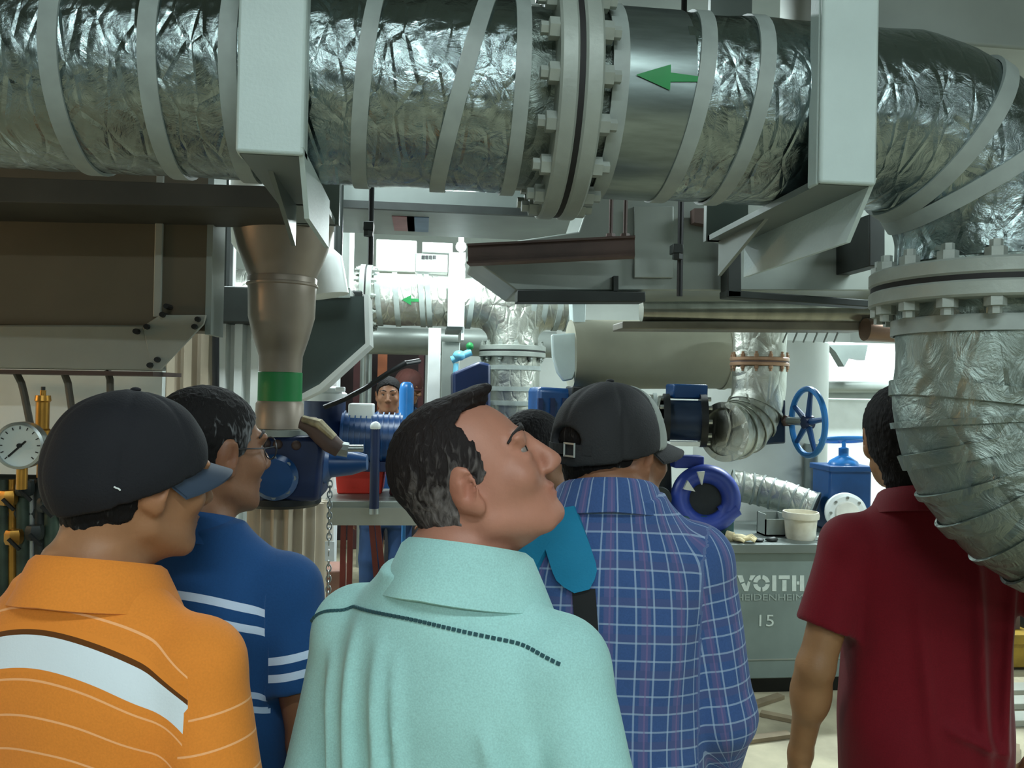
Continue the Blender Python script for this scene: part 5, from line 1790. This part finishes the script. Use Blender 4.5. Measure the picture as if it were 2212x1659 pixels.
# blue shirt with white stripes
m_blu = clothmat('blue_knit', (30, 70, 118), bands=(
    (False, 1.350, 1.364, (190, 206, 226)), (False, 1.316, 1.330, (190, 206, 226)), (False, 1.196, 1.208, (170, 190, 216)), (False, 1.170, 1.182, (170, 190, 216)),
    (True, .105, .119, (190, 206, 226)), (True, .135, .149, (190, 206, 226)), (False, 1.045, 1.056, (170, 190, 216)), (False, 1.02, 1.031, (170, 190, 216))), rough=.85)
p_bl, bv_bl, H_bl, s_bl, R_bl = person('person', 'person in dark blue shirt with white double stripes behind the orange polo', PD(438, 1.50), 14, .985, head=(34, 0, 0), skinm=sk3, shirt=m_blu,
    hair=dict(mat=hairmat('hair_grey_side', (16, 14, 14), rgbg=(128, 130, 132)), grow=.008, nape=-.075, grey=lambda q: np.clip((q[:, 1] + .02) * 9, 0, 1) * np.clip((.1 - q[:, 2]) * 14, 0, 1)),
    h=.0062, sleeve=.62, droop=1.2, patoff=0, brow=m_brow, wide=1.08)
# spectacles
def spectacles(root, H, s):
    mm = Matrix.Scale(s, 4)
    mf = M('spectacle_frame', (60, 60, 62), .3, .6)
    fr = MB()
    for sd in (-1, 1):
        c = Vector(H((sd * .033, .108, .008)))
        ax = Vector(H((sd * .033, .12, .008))) - c
        fr.torus(c, ax, .022, .0014, 24, 6)
        fr.tube([Vector(H((sd * .055, .104, .012))), Vector(H((sd * .078, .07, .012))), Vector(H((sd * .083, -.0, .014))), Vector(H((sd * .083, -.02, .002)))], .0016, 6)
    fr.tube([Vector(H((-.011, .109, .012))), Vector(H((0, .113, .015))), Vector(H((.011, .109, .012)))], .0014, 6)
    me = fr.mesh('spectacles', mf); me.transform(mm)
    child('spectacles', me, root, 'thin framed spectacles')
spectacles(p_bl, H_bl, s_bl)

# mint shirt, grey temples, looking up
m_mint = clothmat('mint_linen', (160, 206, 202), (), .85, weave=420, var=.09)
fl = []
for x0, z0, x1_, z1, r_, am in ((-.105, 1.38, -.09, .98, .011, .010), (-.05, 1.37, -.03, .96, .012, .012), (-.02, 1.36, .005, 1.1, .009, .008), (-.155, 1.33, -.14, .98, .012, .009),
                                (.11, 1.28, .165, 1.08, .010, .007), (.08, 1.2, .15, 1.0, .011, .008), (.16, 1.26, .15, 1.02, .010, .008), (-.015, 1.12, .13, 1.075, .008, .007), (-.14, 1.13, -.09, 1.125, .008, .007)):
    fl.append(((x0, 0, z0), (x1_, 0, z1), r_ * 1.1, am * 1.7))
p_mt, bv_mt, H_mt, s_mt, R_mt = person('person', 'grey haired person in mint green shirt looking up in the centre', PD(1003, 1.17), 32, .985, head=(66, 26, 2), skinm=sk2, shirt=m_mint,
    hair=dict(mat=hairmat('hair_grey_temple', (30, 25, 25), rgbg=(108, 102, 100)), grow=.008, nape=-.1, temple=.05, rough=.0012, h=.0032,
              line=((-.12, -.05), (-.06, -.045), (-.035, -.036), (-.012, -.024), (.0, .02), (.03, .03), (.06, .03), (.085, .045), (.105, .08), (.13, .09)),
              tufts=(((0, .045, .114), (.045, .035, .012)),),
              grey=lambda q: np.clip((.075 - q[:, 2]) * 12, 0, 1) * np.clip((np.abs(q[:, 0]) - .02) * 25, 0, 1) * .62),
    h=.005, sleeve=1.4, droop=.9, folds=fl, loose=.018, brow=m_brow, neck_r=.06, ch=1.5, hoff=(.035, .035, .0),
    arms={1: ((.27, -.06, 1.07), (.26, .06, .85)), -1: ((-.235, -.03, 1.07), (-.24, .05, .83))})
# stitched yoke seam: dashes
m_st = M('stitch_dark', (44, 84, 92), .8)
pts = []
for i in range(61):
    x_ = -.225 + .42 * i / 60
    zt = bv_mt.ray_cast(Vector((x_, -.03, 2)), Vector((0, 0, -1)))[0]
    pts.append(on_back(bv_mt, x_, min(1.412 - .9 * (x_ + .02) ** 2, zt.z - .028), .0015) if zt else None)
pts = [p for p in pts if p is not None]
for a_, b_ in zip(pts, pts[1:]):
    if (b_ - a_).length > .05: continue
    me = MB().bar(a_.lerp(b_, .14), a_.lerp(b_, .86), .0042, .003, up=(0, -1, 0)).mesh('stitch', m_st, 0)
    me.transform(Matrix.Scale(s_mt, 4))
    child('stitch', me, p_mt)

# plaid shirt, black cap, turquoise straps
m_pl = clothmat('plaid_cotton', (58, 84, 132), (), .85, var=.08, plaid=(
    ('u', .06, .016, (84, 88, 132), .8, .02), ('v', .06, .016, (70, 82, 124), .8, .03),
    ('u', .03, .0032, (164, 184, 206), .5, 0), ('v', .03, .0032, (160, 182, 204), .5, 0), ('u', .06, .003, (120, 100, 140), .5, .012)))
p_pl, bv_pl, H_pl, s_pl, R_pl = person('person', 'person in blue plaid shirt and black cap with turquoise bag straps', PD(1322, 1.52), 8, 1.03, head=(50, 0, 0), skinm=sk3, shirt=m_pl,
    cap=dict(mat=M('cap_black', (22, 24, 27), .8, var=.1, bump=.15, bscale=300), z=.008, tilt=10, bill=.09, billpitch=-16, gap=True, grow=.016, frontmat=M('panel_grey', (140, 148, 142), .8)),
    hair=dict(mat=blk('hair_black_b'), grow=.007, nape=-.08), h=.0062, sleeve=1.4, wide=.93, belly=1.06, droop=.6, loose=.016, neck_r=.062, hoff=(-.015, .02, -.06), ch=1.1,
    arms={1: ((.208, -.02, 1.07), (.21, .12, .86)), -1: ((-.222, -.02, 1.07), (-.22, .12, .86))})
m_tq = M('turquoise_pad', (0, 118, 156), .8, var=.05, bump=.1, bscale=300)
m_web = M('webbing_black', (16, 18, 20), .8)
ribbon(bv_pl, [(-.104, 1.45), (-.08, 1.385), (-.056, 1.315)], .07, .012, s_pl, p_pl, 'shoulder_strap', m_tq, 'turquoise padded strap')
ribbon(bv_pl, [(-.054, 1.317), (-.045, 1.22), (-.04, 1.05)], .038, .005, s_pl, p_pl, 'webbing', m_web, 'black webbing')
ribbon(bv_pl, [(-.13, 1.40), (-.155, 1.35), (-.165, 1.28)], .055, .012, s_pl, p_pl, 'shoulder_strap', m_tq, 'turquoise padded strap')

# red polo behind the taped elbow, hand on hip
m_rd = clothmat('red_knit', (100, 11, 24), (), .75, var=.1)
fr_ = [((.05, 0, 1.40), (.085, 0, .9), .015, .026), ((.14, 0, 1.32), (.125, 0, .9), .014, .024), ((-.06, 0, 1.28), (-.02, 0, .9), .014, .012), ((.0, 0, .98), (.13, 0, .93), .013, .016)]
p_rd, bv_rd, H_rd, s_rd, R_rd = person('person', 'person in dark red polo with hand on hip behind the taped elbow', PD(2005, 1.87), 16, 1.005, head=(6, -4, 0), skinm=sk4, shirt=m_rd,
    hair=dict(mat=blk('hair_black_c'), grow=.015, nape=-.115, rough=.002), h=.0062, sleeve=.68, wide=1.0, droop=.7, folds=fr_, loose=.016, neck_r=.06, hoff=(-.05, 0, 0),
    arms={-1: ((-.25, -.05, 1.06), (-.262, .04, .82)), 1: ((.38, -.10, 1.08), (.235, -.06, .90))})
# wrist watch
wp_, ep_ = Vector((.235, -.06, .90)), Vector((.38, -.10, 1.08))
dd = (wp_ - ep_).normalized()
wt = MB().lathe([(.031, -.012), (.035, -.012), (.035, .012), (.031, .012), (.031, -.012)], wp_ - dd * .03, dd, 24).mesh('wrist_watch', m_steel)
wt.transform(Matrix.Scale(s_rd, 4))
child('wrist_watch', wt, p_rd, 'shiny wrist watch')

# visitor hidden behind the uplifted face
m_nv = clothmat('navy_cotton', (34, 52, 110), (), .85)
person('person', 'dark haired person in blue shirt mostly hidden behind the uplifted face', PD(1150, 2.25), 40, .955, head=(20, 0, 0), skinm=sk3, shirt=m_nv,
       hair=dict(mat=blk('hair_black_d'), grow=.009, nape=-.08), h=.0085, sleeve=.7)
# workers at the back
m_ov = clothmat('overall_blue', (30, 66, 110), (), .85)
person('person', 'distant worker in blue overalls facing the visitors', PD(840, 5.6), 180, 1.03, head=(0, -4, 0), skinm=sk3, shirt=m_ov, hair=dict(mat=blk('hair_black_e'), grow=.008), h=.009, sleeve=1.4, pants=M('overall_trousers', (30, 60, 100), .85), brow=m_brow)
person('person', 'distant worker with red brown head cover behind the blue overalls', PD(873, 6.7), 120, 1.08, head=(0, -20, 0), skinm=sk3, shirt=m_ov,
       cap=dict(mat=M('cap_red_brown', (84, 46, 40), .8), z=.0, tilt=6, bill=.03), hair=dict(mat=blk('hair_black_f'), grow=.006), h=.01, sleeve=1.4)
